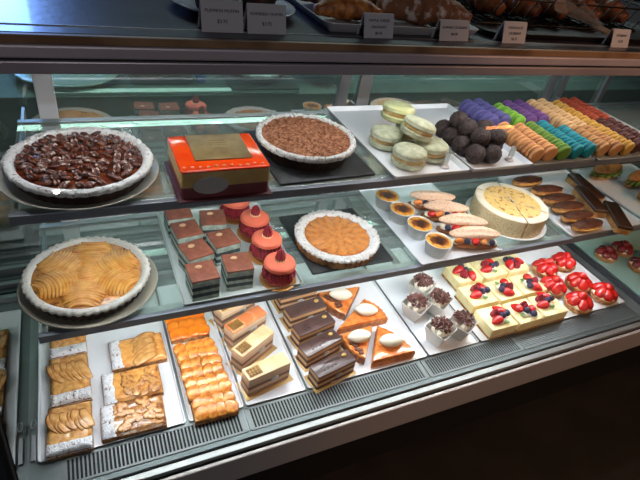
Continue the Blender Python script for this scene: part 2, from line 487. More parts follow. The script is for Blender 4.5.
def pear_tart(c, z):
    t = tag(empty('pear_tart', (c[0], c[1], z)), 'whole pear tart with fanned amber glazed slices and fluted sugared crust on a beige plate', 'tart')
    r, h = .125, .036
    tart_shell(t, r, h, .017, CRUST_DARK, SUGAR_THICK, 46, .014, .88, 4, .0012)
    bm = B()
    lathe(bm, [(r - .012, h * .6), (r - .017, h * .8), (r * .5, h * .82), (.004, h * .84)], 72)
    link('filling', bm, mat('tart_filling', (122, 66, 30), (206, 136, 58), 70, .34, .50, rough=.25, coat=.4, bump=.3, bscale=150), t, True)
    PEAR = mat('glazed_pear', (228, 166, 80), (208, 134, 52), 50, .38, .66, rough=.2, coat=.45, bump=.2, bscale=140, sss=.2)
    rnd = random.Random(3)
    def fan(name, cx, cy, rot, L, W, nsl):
        bm = B()
        for i in range(nsl):
            f = i / (nsl - 1)
            k0 = len(bm.verts)
            w = W * (.55 + .45 * math.sin(PI * (.15 + .8 * f)))
            y0 = -L / 2 + L * f
            pts = []
            for j in range(11):
                u = -1 + 2 * j / 10
                pts.append((u * w, y0 - (1 - u * u) * L * .16 + L * .05, h * .825 + .0032 * (1 - u * u) + .0008 * math.sin(i * 2.3) + .003 * math.sin(PI * f)))
            tube(bm, pts, [.0022 + .0032 * math.sin(PI * j / 10) for j in range(11)], 8, flat=.8)
            M = Matrix.Translation((cx, cy, 0)) @ Matrix.Rotation(rot, 4, 'Z')
            bm.verts.ensure_lookup_table()
            for v in bm.verts[k0:]: v.co = M @ v.co
        link(name, bm, PEAR, t, True)
    for k in range(6):
        a = k * PI / 3 + .35
        fan('pear_fan', .066 * math.cos(a), .066 * math.sin(a), a - PI / 2, .074, .043, 12)
    fan('pear_fan', 0, -.004, .1, .062, .034, 9)
    return t

def cocoa_tart(c, z):
    t = tag(empty('crumble_tart', (c[0], c[1], z)), 'round tart heaped with pale brown cocoa shavings, on a black slate beside the orange cake', 'tart')
    r, h = .112, .042
    tart_shell(t, r, h, .013, CRUST_DARK, mat('coarse_sugar', (232, 232, 230), (110, 88, 76), 200, .55, .70, rough=.95, bump=1, bscale=420), 36, .006, .82, 8, .004)
    bm = B()
    def fn(k, a, rr, zz):
        p = Vector((rr * math.cos(a), rr * math.sin(a), 1))
        return rr, zz + .004 * noise.noise(p * 90) + .003 * noise.noise(p * 220)
    lathe(bm, [((r - .011) * (1 - i / 26.0) + .002, h * .82 + .007 * (1 - (1 - i / 26.0) ** 4)) for i in range(26)], 110, 0, fn, False)
    CR = mat('cocoa_crumb', (176, 122, 88), (122, 74, 50), 140, .4, .62, rough=.9, bump=.6, bscale=220)
    link('filling', bm, CR, t, True)
    bm = B(); rnd = random.Random(5)
    for i in range(750):
        a = rnd.uniform(0, 2 * PI); rr = (r - .014) * math.sqrt(rnd.random())
        zz = h * .82 + .008 * (1 - (rr / r) ** 4)
        k0 = len(bm.verts)
        l = rnd.uniform(.002, .0045)
        box(bm, -l, l, -.0011, .0011, -.0008, .0008)
        M = Matrix.Translation((rr * math.cos(a), rr * math.sin(a), zz)) @ Matrix.Rotation(rnd.uniform(0, PI), 4, 'Z') @ Matrix.Rotation(rnd.uniform(-.7, .7), 4, 'Y')
        bm.verts.ensure_lookup_table()
        for v in bm.verts[k0:]: v.co = M @ v.co
    o = link('shavings', bm, CR, t, False); o['kind'] = 'stuff'
    return t

def apricot_tart(c, z):
    t = tag(empty('apricot_tart', (c[0], c[1], z)), 'round apricot tart with flat orange fruit petals and wide sugared rim, on black slate', 'tart')
    r, h = .113, .034
    tart_shell(t, r, h, .025, CRUST_TAN, SUGAR, 46, .012, .93, 12, .0035)
    bm = B()
    lathe(bm, [(r - .015, h * .62), (r - .021, h * .80), (r * .5, h * .84), (.004, h * .85)], 72)
    AP = mat('baked_apricot', (214, 142, 74), (184, 108, 50), 50, .36, .66, rough=.3, coat=.25, bump=.3, bscale=130)
    link('filling', bm, mat('apricot_custard', (206, 132, 66), (180, 104, 46), 60, rough=.3), t, True)
    for ring, n, rr, L, W in ((0, 17, .060, .028, .0150), (1, 9, .031, .022, .0140), (2, 3, .008, .013, .010)):
        for i in range(n):
            a = 2 * PI * i / n + ring * .2
            bm = B(); ball(bm, (0, 0, 0), 1, 3, sq=(L, W, .0022), amp=.14, freq=2.2, seed=i + ring * 20)
            o = link('apricot_petal', bm, AP, t, True, (rr * math.cos(a), rr * math.sin(a), h * .865 + ring * .0006))
            o.rotation_euler = (.10 + .05 * math.sin(i * 2.1), -.03, a + .15 * math.sin(i * 3.7))
    return t

round_plate((-.020, .890), .138, Z_TOP, CERAM, 'round cream plate under the pecan tart')
pecan_tart((-.017, .885), Z_TOP + .0058)
round_plate((-.036, .888), .139, Z_MID, GREYPLATE, 'round beige plate under the pear tart')
pear_tart((-.038, .890), Z_MID + .0058)
slate((.446, .912), .113, .120, Z_TOP, .03, 'square black slate under the cocoa shavings tart')
cocoa_tart((.440, .915), Z_TOP + .0065)
slate((.572, .925), .117, .124, Z_MID, .0, 'square black slate under the apricot tart')
apricot_tart((.562, .899), Z_MID + .0065)

# ------------------------------------------------------------------ orange glazed cake
def orange_cake(c, z):
    t = tag(empty('orange_glazed_cake', (c[0], c[1], z)), 'square cake with glossy orange glaze and a gold chocolate plaque on top', 'cake')
    bm = B(); rslab(bm, .090, .078, 0, .003, .004, .0008); link('cake_board', bm, mat('maroon_board', (86, 28, 36), rough=.5), t, 'auto')
    bm = B(); rslab(bm, .0825, .0685, .003, .026, .005, .001); link('lower_layer', bm, mat('berry_mousse', (126, 58, 62), (112, 50, 54), 20, rough=.5), t, 'auto')
    bm = B(); rslab(bm, .0830, .0690, .026, .056, .005, .001); link('upper_layer', bm, mat('passion_mousse', (206, 172, 112), (190, 150, 90), 14, rough=.5), t, 'auto')
    bm = B(); rslab(bm, .0835, .0695, .056, .061, .006, .0025); link('glaze', bm, mat('orange_glaze', (236, 74, 16), (226, 58, 16), 16, rough=.12, coat=.5), t, 'auto')
    bm = B()
    k = len(bm.verts); rslab(bm, .054, .050, .0, .003, .002, .0006, n=2)
    for i in range(5): box(bm, -.012 + i * .006, -.0095 + i * .006, -.030, -.006, .003, .0036)
    for i in range(3): box(bm, -.016, .018, .004 + i * .009, .0055 + i * .009, .003, .0035)
    o = link('plaque', bm, mat('gold_chocolate', (150, 126, 84), (132, 108, 70), 30, rough=.35, metal=.35), t, 'auto', (.004, .014, .0612)); o.rotation_euler = (0, 0, -.02)
    rnd = random.Random(4)
    for i in range(11):
        bm = B(); ball(bm, (0, 0, 0), .0022 + .001 * rnd.random(), 2, sq=(1.3, 1, .6))
        link('sugar_pearl', bm, mat('pearl_pink', (232, 150, 120), rough=.3), t, True, (-.075 + .0145 * i, -.055 - .006 * rnd.random(), .0615))
    bm = B()
    tube(bm, [(.032 * math.cos(a), -.0005, .017 * math.sin(a)) for a in [i * PI / 16 for i in range(32)]], .0009, 6, closed=True)
    vs = [bm.verts.new((.032 * math.cos(i * PI / 16), 0, .017 * math.sin(i * PI / 16))) for i in range(32)]
    bm.faces.new(vs)
    vs2 = [bm.verts.new((.032 * math.cos(i * PI / 16), -.0012, .017 * math.sin(i * PI / 16))) for i in range(32)]
    bm.faces.new(vs2)
    for i in range(6):
        tube(bm, [(-.020 + .007 * i, -.0016, -.004), (-.0165 + .007 * i, -.0016, .004 + .003 * math.sin(i * 2))], .0008, 5)
    tube(bm, [(0, -.0016, -.012), (.002, -.0016, .013)], .0008, 5)
    link('oval_seal', bm, mat('seal_film', (186, 176, 172), rough=.3), t, 'auto', (-.030, -.0706, .030))
    return t
orange_cake((.222, .838), Z_TOP + .0003)
t = tag(empty('sugared_tart', (.555, 1.625, WC_Z + .0175)), 'dark tart with white sugared rim on the slate behind the case', 'tart')
tart_shell(t, .096, .034, .018, CRUST_DARK, SUGAR, 36, .01, .88, 30, .003)
bm = B(); lathe(bm, [(.084, .021), (.078, .027), (.004, .029)], 48); link('filling', bm, CRUST_DARK, t, True)
#@@PART2
# ------------------------------------------------------------------ top shelf: sage macarons, truffles
tray('white_tray', .590, .800, .762, 1.135, Z_TOP, 'long white tray holding the big sage green macarons', h=.014, flare=.008)
tray('white_tray', .808, 1.000, .762, 1.135, Z_TOP, 'long white tray holding the chocolate truffles', h=.014, flare=.008)

def macaron_shell(bm, r, h, z0, mi, flip=False, seed=0, n=28, foot=True):
    pr = [(r * .90, 0), (r * 1.0, h * .10), (r * 1.01, h * .26), (r * .965, h * .34), (r * .985, h * .46), (r * .95, h * .68), (r * .82, h * .88), (r * .55, h * .985), (r * .2, h * 1.0)]
    s = -1 if flip else 1
    def fn(k, a, rr, z):
        if k in (1, 2): rr *= 1 + .018 * noise.noise(Vector((math.cos(a) * 11, math.sin(a) * 11, seed + k)))
        return rr, z0 + s * z
    i0 = len(bm.faces)
    lathe(bm, pr, n, mi, fn)
    if flip:
        bm.faces.ensure_lookup_table()
        bmesh.ops.reverse_faces(bm, faces=bm.faces[i0:])

SAGE = mat('sage_macaron', (194, 196, 168), (170, 172, 142), 70, rough=.75, bump=.2, bscale=260)
SAGEY = mat('lime_macaron', (210, 213, 162), (196, 199, 142), 60, rough=.7, bump=.12, bscale=80)
CREAMF = mat('pale_filling', (216, 192, 140), (190, 150, 92), 50, rough=.6)
def big_macaron(shellmat):
    t = empty('large_macaron'); r = .0405
    bm = B(); macaron_shell(bm, r, .017, .017, 0, True, 1, 40); link('bottom_shell', bm, shellmat, t, True)
    bm = B(); lathe(bm, [(r * .86, .016), (r * .93, .019), (r * .93, .023), (r * .86, .0265)], 36); link('filling', bm, CREAMF, t, True)
    bm = B(); macaron_shell(bm, r, .0175, .0255, 0, False, 2, 40); link('top_shell', bm, shellmat, t, True)
    return t
g = 'large sage macarons on the white tray'
S = Series(big_macaron(SAGE)); zt = Z_TOP + .0036
S.put((.656, .922, zt), .3, 'big sage macaron lying flat at the near back of the heap, by the cocoa tart', 'macaron', g)
S.put((.662, .826, zt), .9, 'big sage macaron lying at the front edge of its white tray', 'macaron', g)
S.put((.740, .850, zt), 1.9, 'big sage macaron behind the silver card clip', 'macaron', g)
S.put((.742, .945, zt), 2.4, 'big sage macaron half hidden at the back of the heap', 'macaron', g)
S.put((.698, .872, zt + .0455), 1.2, 'big sage macaron on top of the heap, tipped to the front', 'macaron', g, rot=(.24, .12, 1.2))
l = big_macaron(SAGEY); l.location = (.700, .962, zt + .0450); l.rotation_euler = (-.05, .1, .4)
tag(l, 'yellowish green macaron at the very top of the heap', 'macaron', g)

def card_clip():
    t = empty('card_clip')
    bm = B(); lathe(bm, [(.011, 0), (.012, .001), (.010, .004), (.004, .006)], 24); link('base', bm, STEEL, t, True)
    for s in (-1, 1):
        bm = B(); tube(bm, [(s * .006, 0, .004), (s * .0065, .001, .020), (s * .0055, .002, .036), (0, .002, .040)], .0011, 6); link('wire', bm, STEEL, t, True)
    bm = B(); box(bm, -.008, .008, -.0012, -.0002, .012, .038, bev=.0004); link('holder', bm, mat('clear_holder', (190, 196, 190), rough=.1, metal=.4), t, False)
    return t
S = Series(card_clip())
S.put((.752, .800, zt), .1, 'small silver card clip standing in front of the sage macarons', 'card holder', 'silver card clips')
S.put((.958, .805, zt), -.1, 'small silver card clip standing in front of the chocolate truffles', 'card holder', 'silver card clips')

TRUF = mat('truffle_chocolate', (76, 58, 54), (34, 24, 23), 150, .4, .62, rough=.6, bump=1, bscale=320)
bm = B(); ball(bm, (0, 0, 0), .0240, 4, amp=.09, freq=6.5, seed=4); tr = link('chocolate_truffle', bm, TRUF, None, True)
S = Series(tr); g = 'chocolate truffles heaped on the white tray'; r = .0222
low = [(.846, .812, 'at the front edge'), (.892, .806, 'at the front beside the card clip'), (.838, .858, 'second along the near side'), (.886, .853, 'in the middle of the bottom layer'), (.932, .848, 'behind the card clip'),
       (.842, .904, 'third along the near side'), (.888, .899, 'in the bottom layer behind the middle one'), (.934, .894, 'beside the pale orange macarons'), (.848, .950, 'at the back corner near the sage macarons'), (.894, .946, 'at the back middle')]
up = [(.866, .834, 'uppermost at the front'), (.911, .829, 'uppermost beside the card clip'), (.863, .880, 'uppermost in the middle'), (.910, .874, 'uppermost near the pale orange macarons'), (.868, .927, 'uppermost at the back')]
for i, (x, y, d) in enumerate(low): S.put((x, y, zt + r), i * 1.3, 'dark round chocolate truffle %s of the heap' % d if 'of the' not in d and 'beside' not in d and 'behind' not in d and 'near' not in d else 'dark round chocolate truffle %s' % d, 'truffle', g, rot=(i, i * .7, i * 1.3))
for i, (x, y, d) in enumerate(up): S.put((x, y, zt + r + .0325), i * 2.1, 'dark round chocolate truffle, %s of the heap' % d.replace('uppermost ', 'topmost '), 'truffle', g, rot=(i * 2, i * 1.7, i * 2.1))

# ------------------------------------------------------------------ small macarons in rows
MTRAY = mat('clear_tray', (176, 182, 178), rough=.15)
tray('macaron_tray', 1.008, 1.238, .768, 1.10, Z_TOP, 'shallow pale tray under the peach, green, teal, blue and purple macarons', h=.007, m=MTRAY)
tray('macaron_tray', 1.242, 1.60, .762, 1.10, Z_TOP, 'shallow pale tray under the cream, yellow, rust and maroon macarons', h=.007, m=MTRAY)
MC = {'peach': ((224, 160, 104), (150, 92, 50)), 'apple green': ((112, 154, 56), (70, 100, 36)), 'teal': ((16, 140, 154), (8, 80, 92)),
      'lavender blue': ((104, 98, 164), (66, 60, 116)), 'lime': ((136, 196, 66), (84, 134, 40)), 'purple': ((118, 74, 142), (70, 40, 90)),
      'cream': ((222, 180, 130), (170, 112, 66)), 'tan': ((200, 144, 88), (122, 72, 40)), 'yellow': ((208, 160, 66), (140, 96, 34)),
      'rust red': ((160, 58, 24), (110, 36, 20)), 'maroon': ((84, 36, 30), (50, 24, 22))}
mac_proto = {}
def small_macaron(colour):
    if colour in mac_proto: return mac_proto[colour]
    c, f = MC[colour]
    m = mat('macaron_' + colour.replace(' ', '_'), c, tuple(int(v * .92) for v in c), 30, rough=.62, bump=.1, bscale=120)
    mf = mat('macaron_filling_' + colour.replace(' ', '_'), f, rough=.5)
    bm = B(); r = .0222
    macaron_shell(bm, r, .0095, -.0024, 0, True, 1, 26); macaron_shell(bm, r, .0095, .0024, 0, False, 2, 26)
    lathe(bm, [(r * .84, -.0028), (r * .90, -.001), (r * .90, .001), (r * .84, .0028)], 26, 1, None, False, False)
    mac_proto[colour] = Series(link('macaron', bm, [m, mf], None, True)); return mac_proto[colour]
ROWS = [  # colour, front (x,y), back (x,y), count, where
    ('peach', (1.023, .790), (1.030, .925), 6, 'in the row beside the truffle tray'),
    ('peach', (1.070, .790), (1.078, .915), 6, 'in the row beside the apple green ones'),
    ('apple green', (1.117, .788), (1.126, .922), 6, 'in the single green row'),
    ('teal', (1.164, .788), (1.173, .925), 6, 'in the row beside the apple green ones'),
    ('teal', (1.211, .788), (1.219, .890), 5, 'in the row beside the tan ones'),
    ('lavender blue', (1.030, .975), (1.022, 1.080), 5, 'in the row nearest the truffles'),
    ('lavender blue', (1.077, .980), (1.069, 1.085), 5, 'in the row beside the lime ones'),
    ('lime', (1.124, .968), (1.118, 1.050), 4, 'in the single lime row'),
    ('purple', (1.171, .972), (1.167, 1.068), 5, 'in the row beside the lime ones'),
    ('purple', (1.218, .970), (1.215, 1.070), 5, 'in the row beside the cream ones'),
    ('tan', (1.266, .788), (1.266, .882), 5, 'in the row beside the teal ones'),
    ('tan', (1.313, .784), (1.313, .882), 5, 'in the row beside the yellow ones'),
    ('cream', (1.266, .910), (1.270, 1.070), 7, 'in the row beside the purple ones'),
    ('cream', (1.313, .912), (1.317, 1.074), 7, 'in the row beside the yellow ones'),
    ('yellow', (1.360, .782), (1.362, .885), 5, 'in the front row beside the tan ones'),
    ('yellow', (1.362, .912), (1.368, 1.060), 6, 'in the back row beside the cream ones'),
    ('rust red', (1.412, .950), (1.418, 1.078), 6, 'in the row beside the yellow ones'),
    ('rust red', (1.459, .950), (1.465, 1.078), 6, 'in the outer back row'),
    ('maroon', (1.408, .788), (1.410, .922), 6, 'in the row beside the yellow ones'),
    ('maroon', (1.455, .788), (1.457, .922), 6, 'in the outer front row'),
]
rnd = random.Random(21)
for colour, a, b, n, where in ROWS:
    S = small_macaron(colour)
    for i in range(n):
        f = i / (n - 1)
        x = a[0] + (b[0] - a[0]) * f; y = a[1] + (b[1] - a[1]) * f
        S.put((x + rnd.uniform(-.0012, .0012), y, Z_TOP + .0034 + .0224), 0, '%s macaron, %s from the front %s' % (colour, ORD[i], where), 'macaron',
              '%s macarons on the upper shelf' % colour, rot=(PI / 2 + .16 + rnd.uniform(-.06, .06), rnd.uniform(-.08, .08), rnd.uniform(-.13, .13)))

# ------------------------------------------------------------------ middle shelf: layered cakes, raspberry cakes
tray('white_tray', .137, .420, .772, 1.125, Z_MID, 'pale tray holding the brown layered squares and the raspberry macaron cakes', h=.008, m=mat('frosted_tray', (196, 204, 200), rough=.2))
zt = Z_MID + .0034
def layered_cake():
    t = empty('layered_cake_square')
    w = .0308
    dk, lt = mat('dark_layer', (66, 78, 76), (48, 58, 58), 90, rough=.6), mat('pistachio_layer', (164, 176, 164), (140, 152, 140), 90, rough=.6)
    z = 0
    for i, h in enumerate((.010, .0105, .0085, .0105, .0145)):
        bm = B(); ww = w - (.0004 if i % 2 else 0)
        rslab(bm, ww, ww, z, z + h, .002, .0005); link('layer', bm, dk if i % 2 else lt, t, 'auto'); z += h
    bm = B(); rslab(bm, w + .0004, w + .0004, z, z + .0045, .0022, .0012); link('cocoa_top', bm, mat('cocoa_top', (140, 80, 58), (124, 66, 46), 60, rough=.65, bump=.1, bscale=400), t, 'auto'); z += .0045
    bm = B(); ball(bm, (0, 0, 0), 1, 3, sq=(.0080, .0056, .0030))
    tube(bm, [(-.005, 0, .0022), (0, .0003, .0026), (.005, 0, .0022)], .0004, 5)
    link('coffee_bean', bm, mat('gold_bean', (204, 164, 124), rough=.35), t, True, (-.006, .012, z + .0015))
    return t
S = Series(layered_cake()); g = 'brown topped layered squares on the middle shelf'
for x, y, rz, d in ((.188, .812, .05, 'at the front corner of its tray by the pear tart'), (.270, .824, -.03, 'at the front beside the nearest raspberry cake'), (.191, .890, .25, 'second from the front in the near row'),
                    (.262, .918, .18, 'second from the front in the row beside the raspberry cakes'), (.186, .972, .12, 'third from the front in the near row'), (.258, 1.006, -.12, 'third from the front in the row beside the raspberry cakes'),
                    (.180, 1.048, .02, 'at the back corner of its tray, half hidden by the shelf edge')):
    S.put((x, y, zt), rz, 'brown layered square, ' + d, 'cake', g)

RASP = mat('raspberry', (164, 30, 48), (122, 16, 32), 90, rough=.35, sss=.1, coat=.15)
def raspberry_bm(s=1.0):
    bm = B()
    for k in range(6):
        z = .0012 + k * .0026; r = .0068 * (1 - (k / 6.6) ** 2.2); n = max(4, int(10 * r / .0068))
        for i in range(n):
            a = 2 * PI * i / n + k * .4
            ball(bm, (r * math.cos(a) * s, r * math.sin(a) * s, z * s), .0025 * s, 1)
    ball(bm, (0, 0, .0165 * s), .0026 * s, 1)
    return bm
def rasp_cake():
    t = empty('raspberry_macaron_cake')
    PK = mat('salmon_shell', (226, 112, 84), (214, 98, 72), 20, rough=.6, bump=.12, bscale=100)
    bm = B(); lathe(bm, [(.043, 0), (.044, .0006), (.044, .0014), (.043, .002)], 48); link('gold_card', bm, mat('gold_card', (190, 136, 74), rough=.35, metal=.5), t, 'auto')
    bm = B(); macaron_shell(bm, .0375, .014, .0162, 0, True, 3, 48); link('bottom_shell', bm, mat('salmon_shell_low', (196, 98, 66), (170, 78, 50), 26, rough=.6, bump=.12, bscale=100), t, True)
    bm = B(); lathe(bm, [(.020, .016), (.023, .022), (.023, .040), (.030, .043)], 36); link('cream', bm, mat('pink_cream', (232, 196, 188), rough=.5), t, True)
    p0 = link('raspberry', raspberry_bm(1.55), RASP, t, True)
    for i in range(9):
        o = p0 if i == 0 else p0.copy()
        if i: COL.objects.link(o)
        a = 2 * PI * i / 9; o.location = (.0275 * math.cos(a), .0275 * math.sin(a), .0160)
    bm = B(); macaron_shell(bm, .0375, .015, .0445, 0, False, 5, 48); link('top_shell', bm, PK, t, True)
    bm = B(); lathe(bm, [(.012, .0592), (.0135, .0615), (.009, .064), (.003, .0655)], 24); link('cream_dot', bm, mat('cream_dot', (240, 214, 160), rough=.5), t, True)
    o = p0.copy(); COL.objects.link(o); o.location = (0, 0, .0640); o.scale = (.9, .9, .9)
    bm = B(); ball(bm, (.0160, -.003, .0605), .0022, 2, sq=(1.6, 1, .5)); link('pink_petal', bm, mat('pink_petal', (214, 90, 110), rough=.4), t, True)
    return t
S = Series(rasp_cake()); g = 'raspberry macaron cakes on the middle shelf'
for x, y, d in ((.366, .806, 'nearest the shelf edge'), (.366, .900, 'second from the shelf edge'), (.364, .992, 'third from the shelf edge'), (.338, 1.081, 'at the very back, half hidden')):
    S.put((x, y, zt), x * 9 + y * 5, 'salmon macaron cake ringed with raspberries, ' + d, 'cake', g)

# ------------------------------------------------------------------ middle shelf: brulees and filled choux
tray('white_tray', .752, 1.035, .762, 1.140, Z_MID, 'long white tray holding the burnt custard cups and fruit filled buns', h=.008)
FOIL = mat('foil_cup', (214, 212, 206), rough=.38, metal=.45)
def custard():
    t = empty('custard_cup')
    bm = B(); n = 84
    def fn(k, a, rr, z): return rr * (1 + (.012 * math.cos(28 * a) if 0 < k < 5 else 0)), z
    lathe(bm, [(.027, 0), (.0285, .001), (.0360, .038), (.0382, .0392), (.0382, .0405), (.0360, .0405), (.0345, .036)], n, 0, fn, True, False)
    link('foil_cup', bm, FOIL, t, True)
    bm = B(); lathe(bm, [(.0355, .036), (.0340, .0388), (.020, .0394), (.004, .0396)], 48)
    m = bpy.data.materials.get('burnt_custard')
    if m is None:
        m = mat('burnt_custard', (222, 160, 56), rough=.42, coat=.0, spec=.3); nt = m.node_tree; b = nt.nodes['Principled BSDF']
        tc = nt.nodes.new('ShaderNodeTexCoord'); ln = nt.nodes.new('ShaderNodeVectorMath'); ln.operation = 'LENGTH'
        sx = nt.nodes.new('ShaderNodeVectorMath'); sx.operation = 'MULTIPLY'; sx.inputs[1].default_value = (26, 26, 0)
        ns = nt.nodes.new('ShaderNodeTexNoise'); ns.inputs['Scale'].default_value = 55
        ad = nt.nodes.new('ShaderNodeMath'); ad.operation = 'MULTIPLY_ADD'; ad.inputs[1].default_value = .9
        r = nt.nodes.new('ShaderNodeValToRGB'); e = r.color_ramp.elements
        e[0].position = .58; e[0].color = lin((58, 20, 10)); e[1].position = .87; e[1].color = lin((222, 158, 58))
        x = e.new(.73); x.color = lin((140, 66, 18))
        nt.links.new(tc.outputs['Object'], sx.inputs[0]); nt.links.new(sx.outputs[0], ln.inputs[0]); nt.links.new(tc.outputs['Object'], ns.inputs['Vector'])
        nt.links.new(ns.outputs['Fac'], ad.inputs[0]); nt.links.new(ln.outputs['Value'], ad.inputs[2])
        mm = nt.nodes.new('ShaderNodeMath'); mm.operation = 'MULTIPLY'; mm.inputs[1].default_value = .72
        nt.links.new(ad.outputs[0], mm.inputs[0]); nt.links.new(mm.outputs[0], r.inputs['Fac']); nt.links.new(r.outputs['Color'], b.inputs['Base Color'])
    link('custard', bm, m, t, True)
    return t
S = Series(custard()); g = 'burnt custard cups on the middle shelf'
for x, y, d in ((.826, .806, 'nearest the shelf edge'), (.818, .888, 'second from the shelf edge'), (.806, .966, 'third from the shelf edge'), (.797, 1.042, 'farthest from the shelf edge')):
    S.put((x, y, zt), x * 7, 'foil cup of custard with a dark burnt top, ' + d, 'dessert cup', g)

STRAW = mat('strawberry', (206, 34, 30), (176, 16, 20), 60, rough=.22, coat=.4, sss=.1)
APF = mat('fruit_apricot', (232, 140, 60), (216, 112, 44), 30, rough=.3, coat=.3)
BLUEB = mat('blueberry', (40, 36, 62), (58, 52, 82), 40, rough=.5)
WHIP = mat('whipped_cream', (240, 232, 214), (228, 216, 190), 20, rough=.5, sss=.1)
def choux(seed):
    t = empty('filled_choux_bun'); L, W = .077, .0245
    CH = mat('choux_dusted', (230, 196, 168), (204, 152, 114), 130, .50, .74, rough=.85, bump=.5, bscale=260)
    bm = B(); ball(bm, (0, 0, .012), 1, 4, sq=(L, W, .012), amp=.05, freq=4, seed=seed); link('bottom_bun', bm, mat('choux_base', (168, 104, 56), (120, 70, 36), 30, rough=.6, bump=.3), t, True)
    bm = B(); rn = random.Random(seed)
    for i in range(8): ball(bm, (-.058 + .0165 * i, -.006 + rn.uniform(-.003, .003), .024), .0105, 2, sq=(1.1, 1.3, .7), amp=.1, freq=2, seed=i)
    link('cream', bm, WHIP, t, True)
    for i in range(5):
        k = (i + seed) % 3
        bm = B(); ball(bm, (0, 0, 0), 1, 3, sq=((.013, .010, .009), (.014, .008, .010), (.0085, .0085, .0085))[k], amp=.06, freq=3, seed=i)
        o = link(('strawberry_piece', 'apricot_piece', 'blueberry')[k], bm, (STRAW, APF, BLUEB)[k], t, True, (-.052 + .025 * i, -.0175, .0310)); o.rotation_euler = (0, 0, .3 * i)
    bm = B()
    vs = ball(bm, (0, 0, 0), 1, 5, sq=(L, W * .86, .0140))
    for v in vs:
        u = v.co.y / W
        if v.co.z > 0: v.co.z *= 1 + .16 * math.cos(u * 9) * (1 - (v.co.x / L) ** 2)
        v.co.z += .004 * math.sin(v.co.x * 26 + seed)
    o = link('top_bun', bm, CH, t, True, (.002, .0085, .0405)); o.rotation_euler = (.22, 0, .03)
    return t
g = 'fruit filled choux buns on the middle shelf'
for i, (x, y, rz, d) in enumerate(((.948, .802, -.30, 'nearest the shelf edge'), (.954, .864, -.32, 'second from the shelf edge'), (.946, .938, -.26, 'third from the shelf edge'), (.938, 1.002, -.26, 'farthest from the shelf edge'))):
    c = choux(i + 1); c.location = (x, y, zt); c.rotation_euler = (0, 0, rz)
    tag(c, 'sugar dusted choux bun with fruit, ' + d, 'pastry', g)

# ------------------------------------------------------------------ middle shelf: big almond cream cake
round_plate((1.165, .905), .128, Z_MID, WHITE, 'round white plate under the pale almond cream cake', h=.010)
def cream_cake(c, z):
    t = tag(empty('almond_cream_cake', (c[0], c[1], z)), 'tall round cream cake with almond topping, already cut into wedges', 'cake')
    R, H = .112, .060
    SIDE = mat('crumbed_cream', (224, 204, 160), (178, 146, 98), 170, .52, .74, rough=.85, bump=.6, bscale=300)
    TOPC = mat('cream_ring', (238, 226, 206), (228, 212, 186), 24, rough=.6)
    ALM = mat('almond_top', (240, 198, 122), (176, 112, 52), 75, .54, .66, rough=.55, bump=1, bscale=150)
    cuts = [math.radians(a) for a in (-107, -48, 73, 128)]
    for i in range(4):
        a0, a1 = cuts[i], cuts[(i + 1) % 4] + (2 * PI if i == 3 else 0)
        g = .0016 if True else 0
        n = 26; bm = B()
        mid = (a0 + a1) / 2; ox, oy = (.0028 * math.cos(mid), .0028 * math.sin(mid))
        def ring(r, zz, j): 
            a = a0 + (a1 - a0) * j / n
            w = 1 + (.004 * noise.noise(Vector((math.cos(a) * 8, math.sin(a) * 8, zz * 60))))
            return (r * w * math.cos(a) + ox, r * w * math.sin(a) + oy, zz)
        prof = [(R, 0, 0), (R, H - .003, 0), (R - .0022, H - .0005, 1), (R - .006, H, 1), (R - .024, H, 1), (R - .025, H - .001, 2), (.0008, H - .001, 2)]
        vv = [[bm.verts.new(ring(r, zz, j)) for j in range(n + 1)] for r, zz, _ in prof]
        vb = [bm.verts.new(ring(.0008, 0, j)) for j in range(n + 1)]
        for k in range(len(prof) - 1):
            for j in range(n):
                f = bm.faces.new((vv[k][j], vv[k][j + 1], vv[k + 1][j + 1], vv[k + 1][j])); f.material_index = 0 if k == 0 else 1
        for j in range(n): bm.faces.new((vv[0][j + 1], vv[0][j], vb[j], vb[j + 1])).material_index = 0
        for j in (0, n):
            L = [vv[k][j] for k in range(len(prof))] + [vb[j]]
            f = bm.faces.new(L if j else list(reversed(L))); f.material_index = 2
        w = link('cake_wedge', bm, [SIDE, TOPC, mat('cake_inside', (206, 150, 120), (226, 196, 150), 60, rough=.8)], t, 'auto')
        bm = B(); rn = random.Random(i)
        m = 22
        vv = [[None] * (m + 1) for _ in range(12)]
        for k in range(12):
            r = (R - .024) * (1 - k / 11.6)
            for j in range(m + 1):
                a = a0 + (a1 - a0) * j / m
                p = Vector((r * math.cos(a) + ox, r * math.sin(a) + oy, 0))
                edge = 0 if k == 0 else 1
                vv[k][j] = bm.verts.new((p.x, p.y, H - .0008 + edge * (.0022 + .0022 * noise.noise(p * 75))))
        for k in range(11):
            for j in range(m): bm.faces.new((vv[k][j], vv[k][j + 1], vv[k + 1][j + 1], vv[k + 1][j]))
        link('almond_topping', bm, ALM, w, True)
    return t
cream_cake((1.165, .905), Z_MID + .0058)

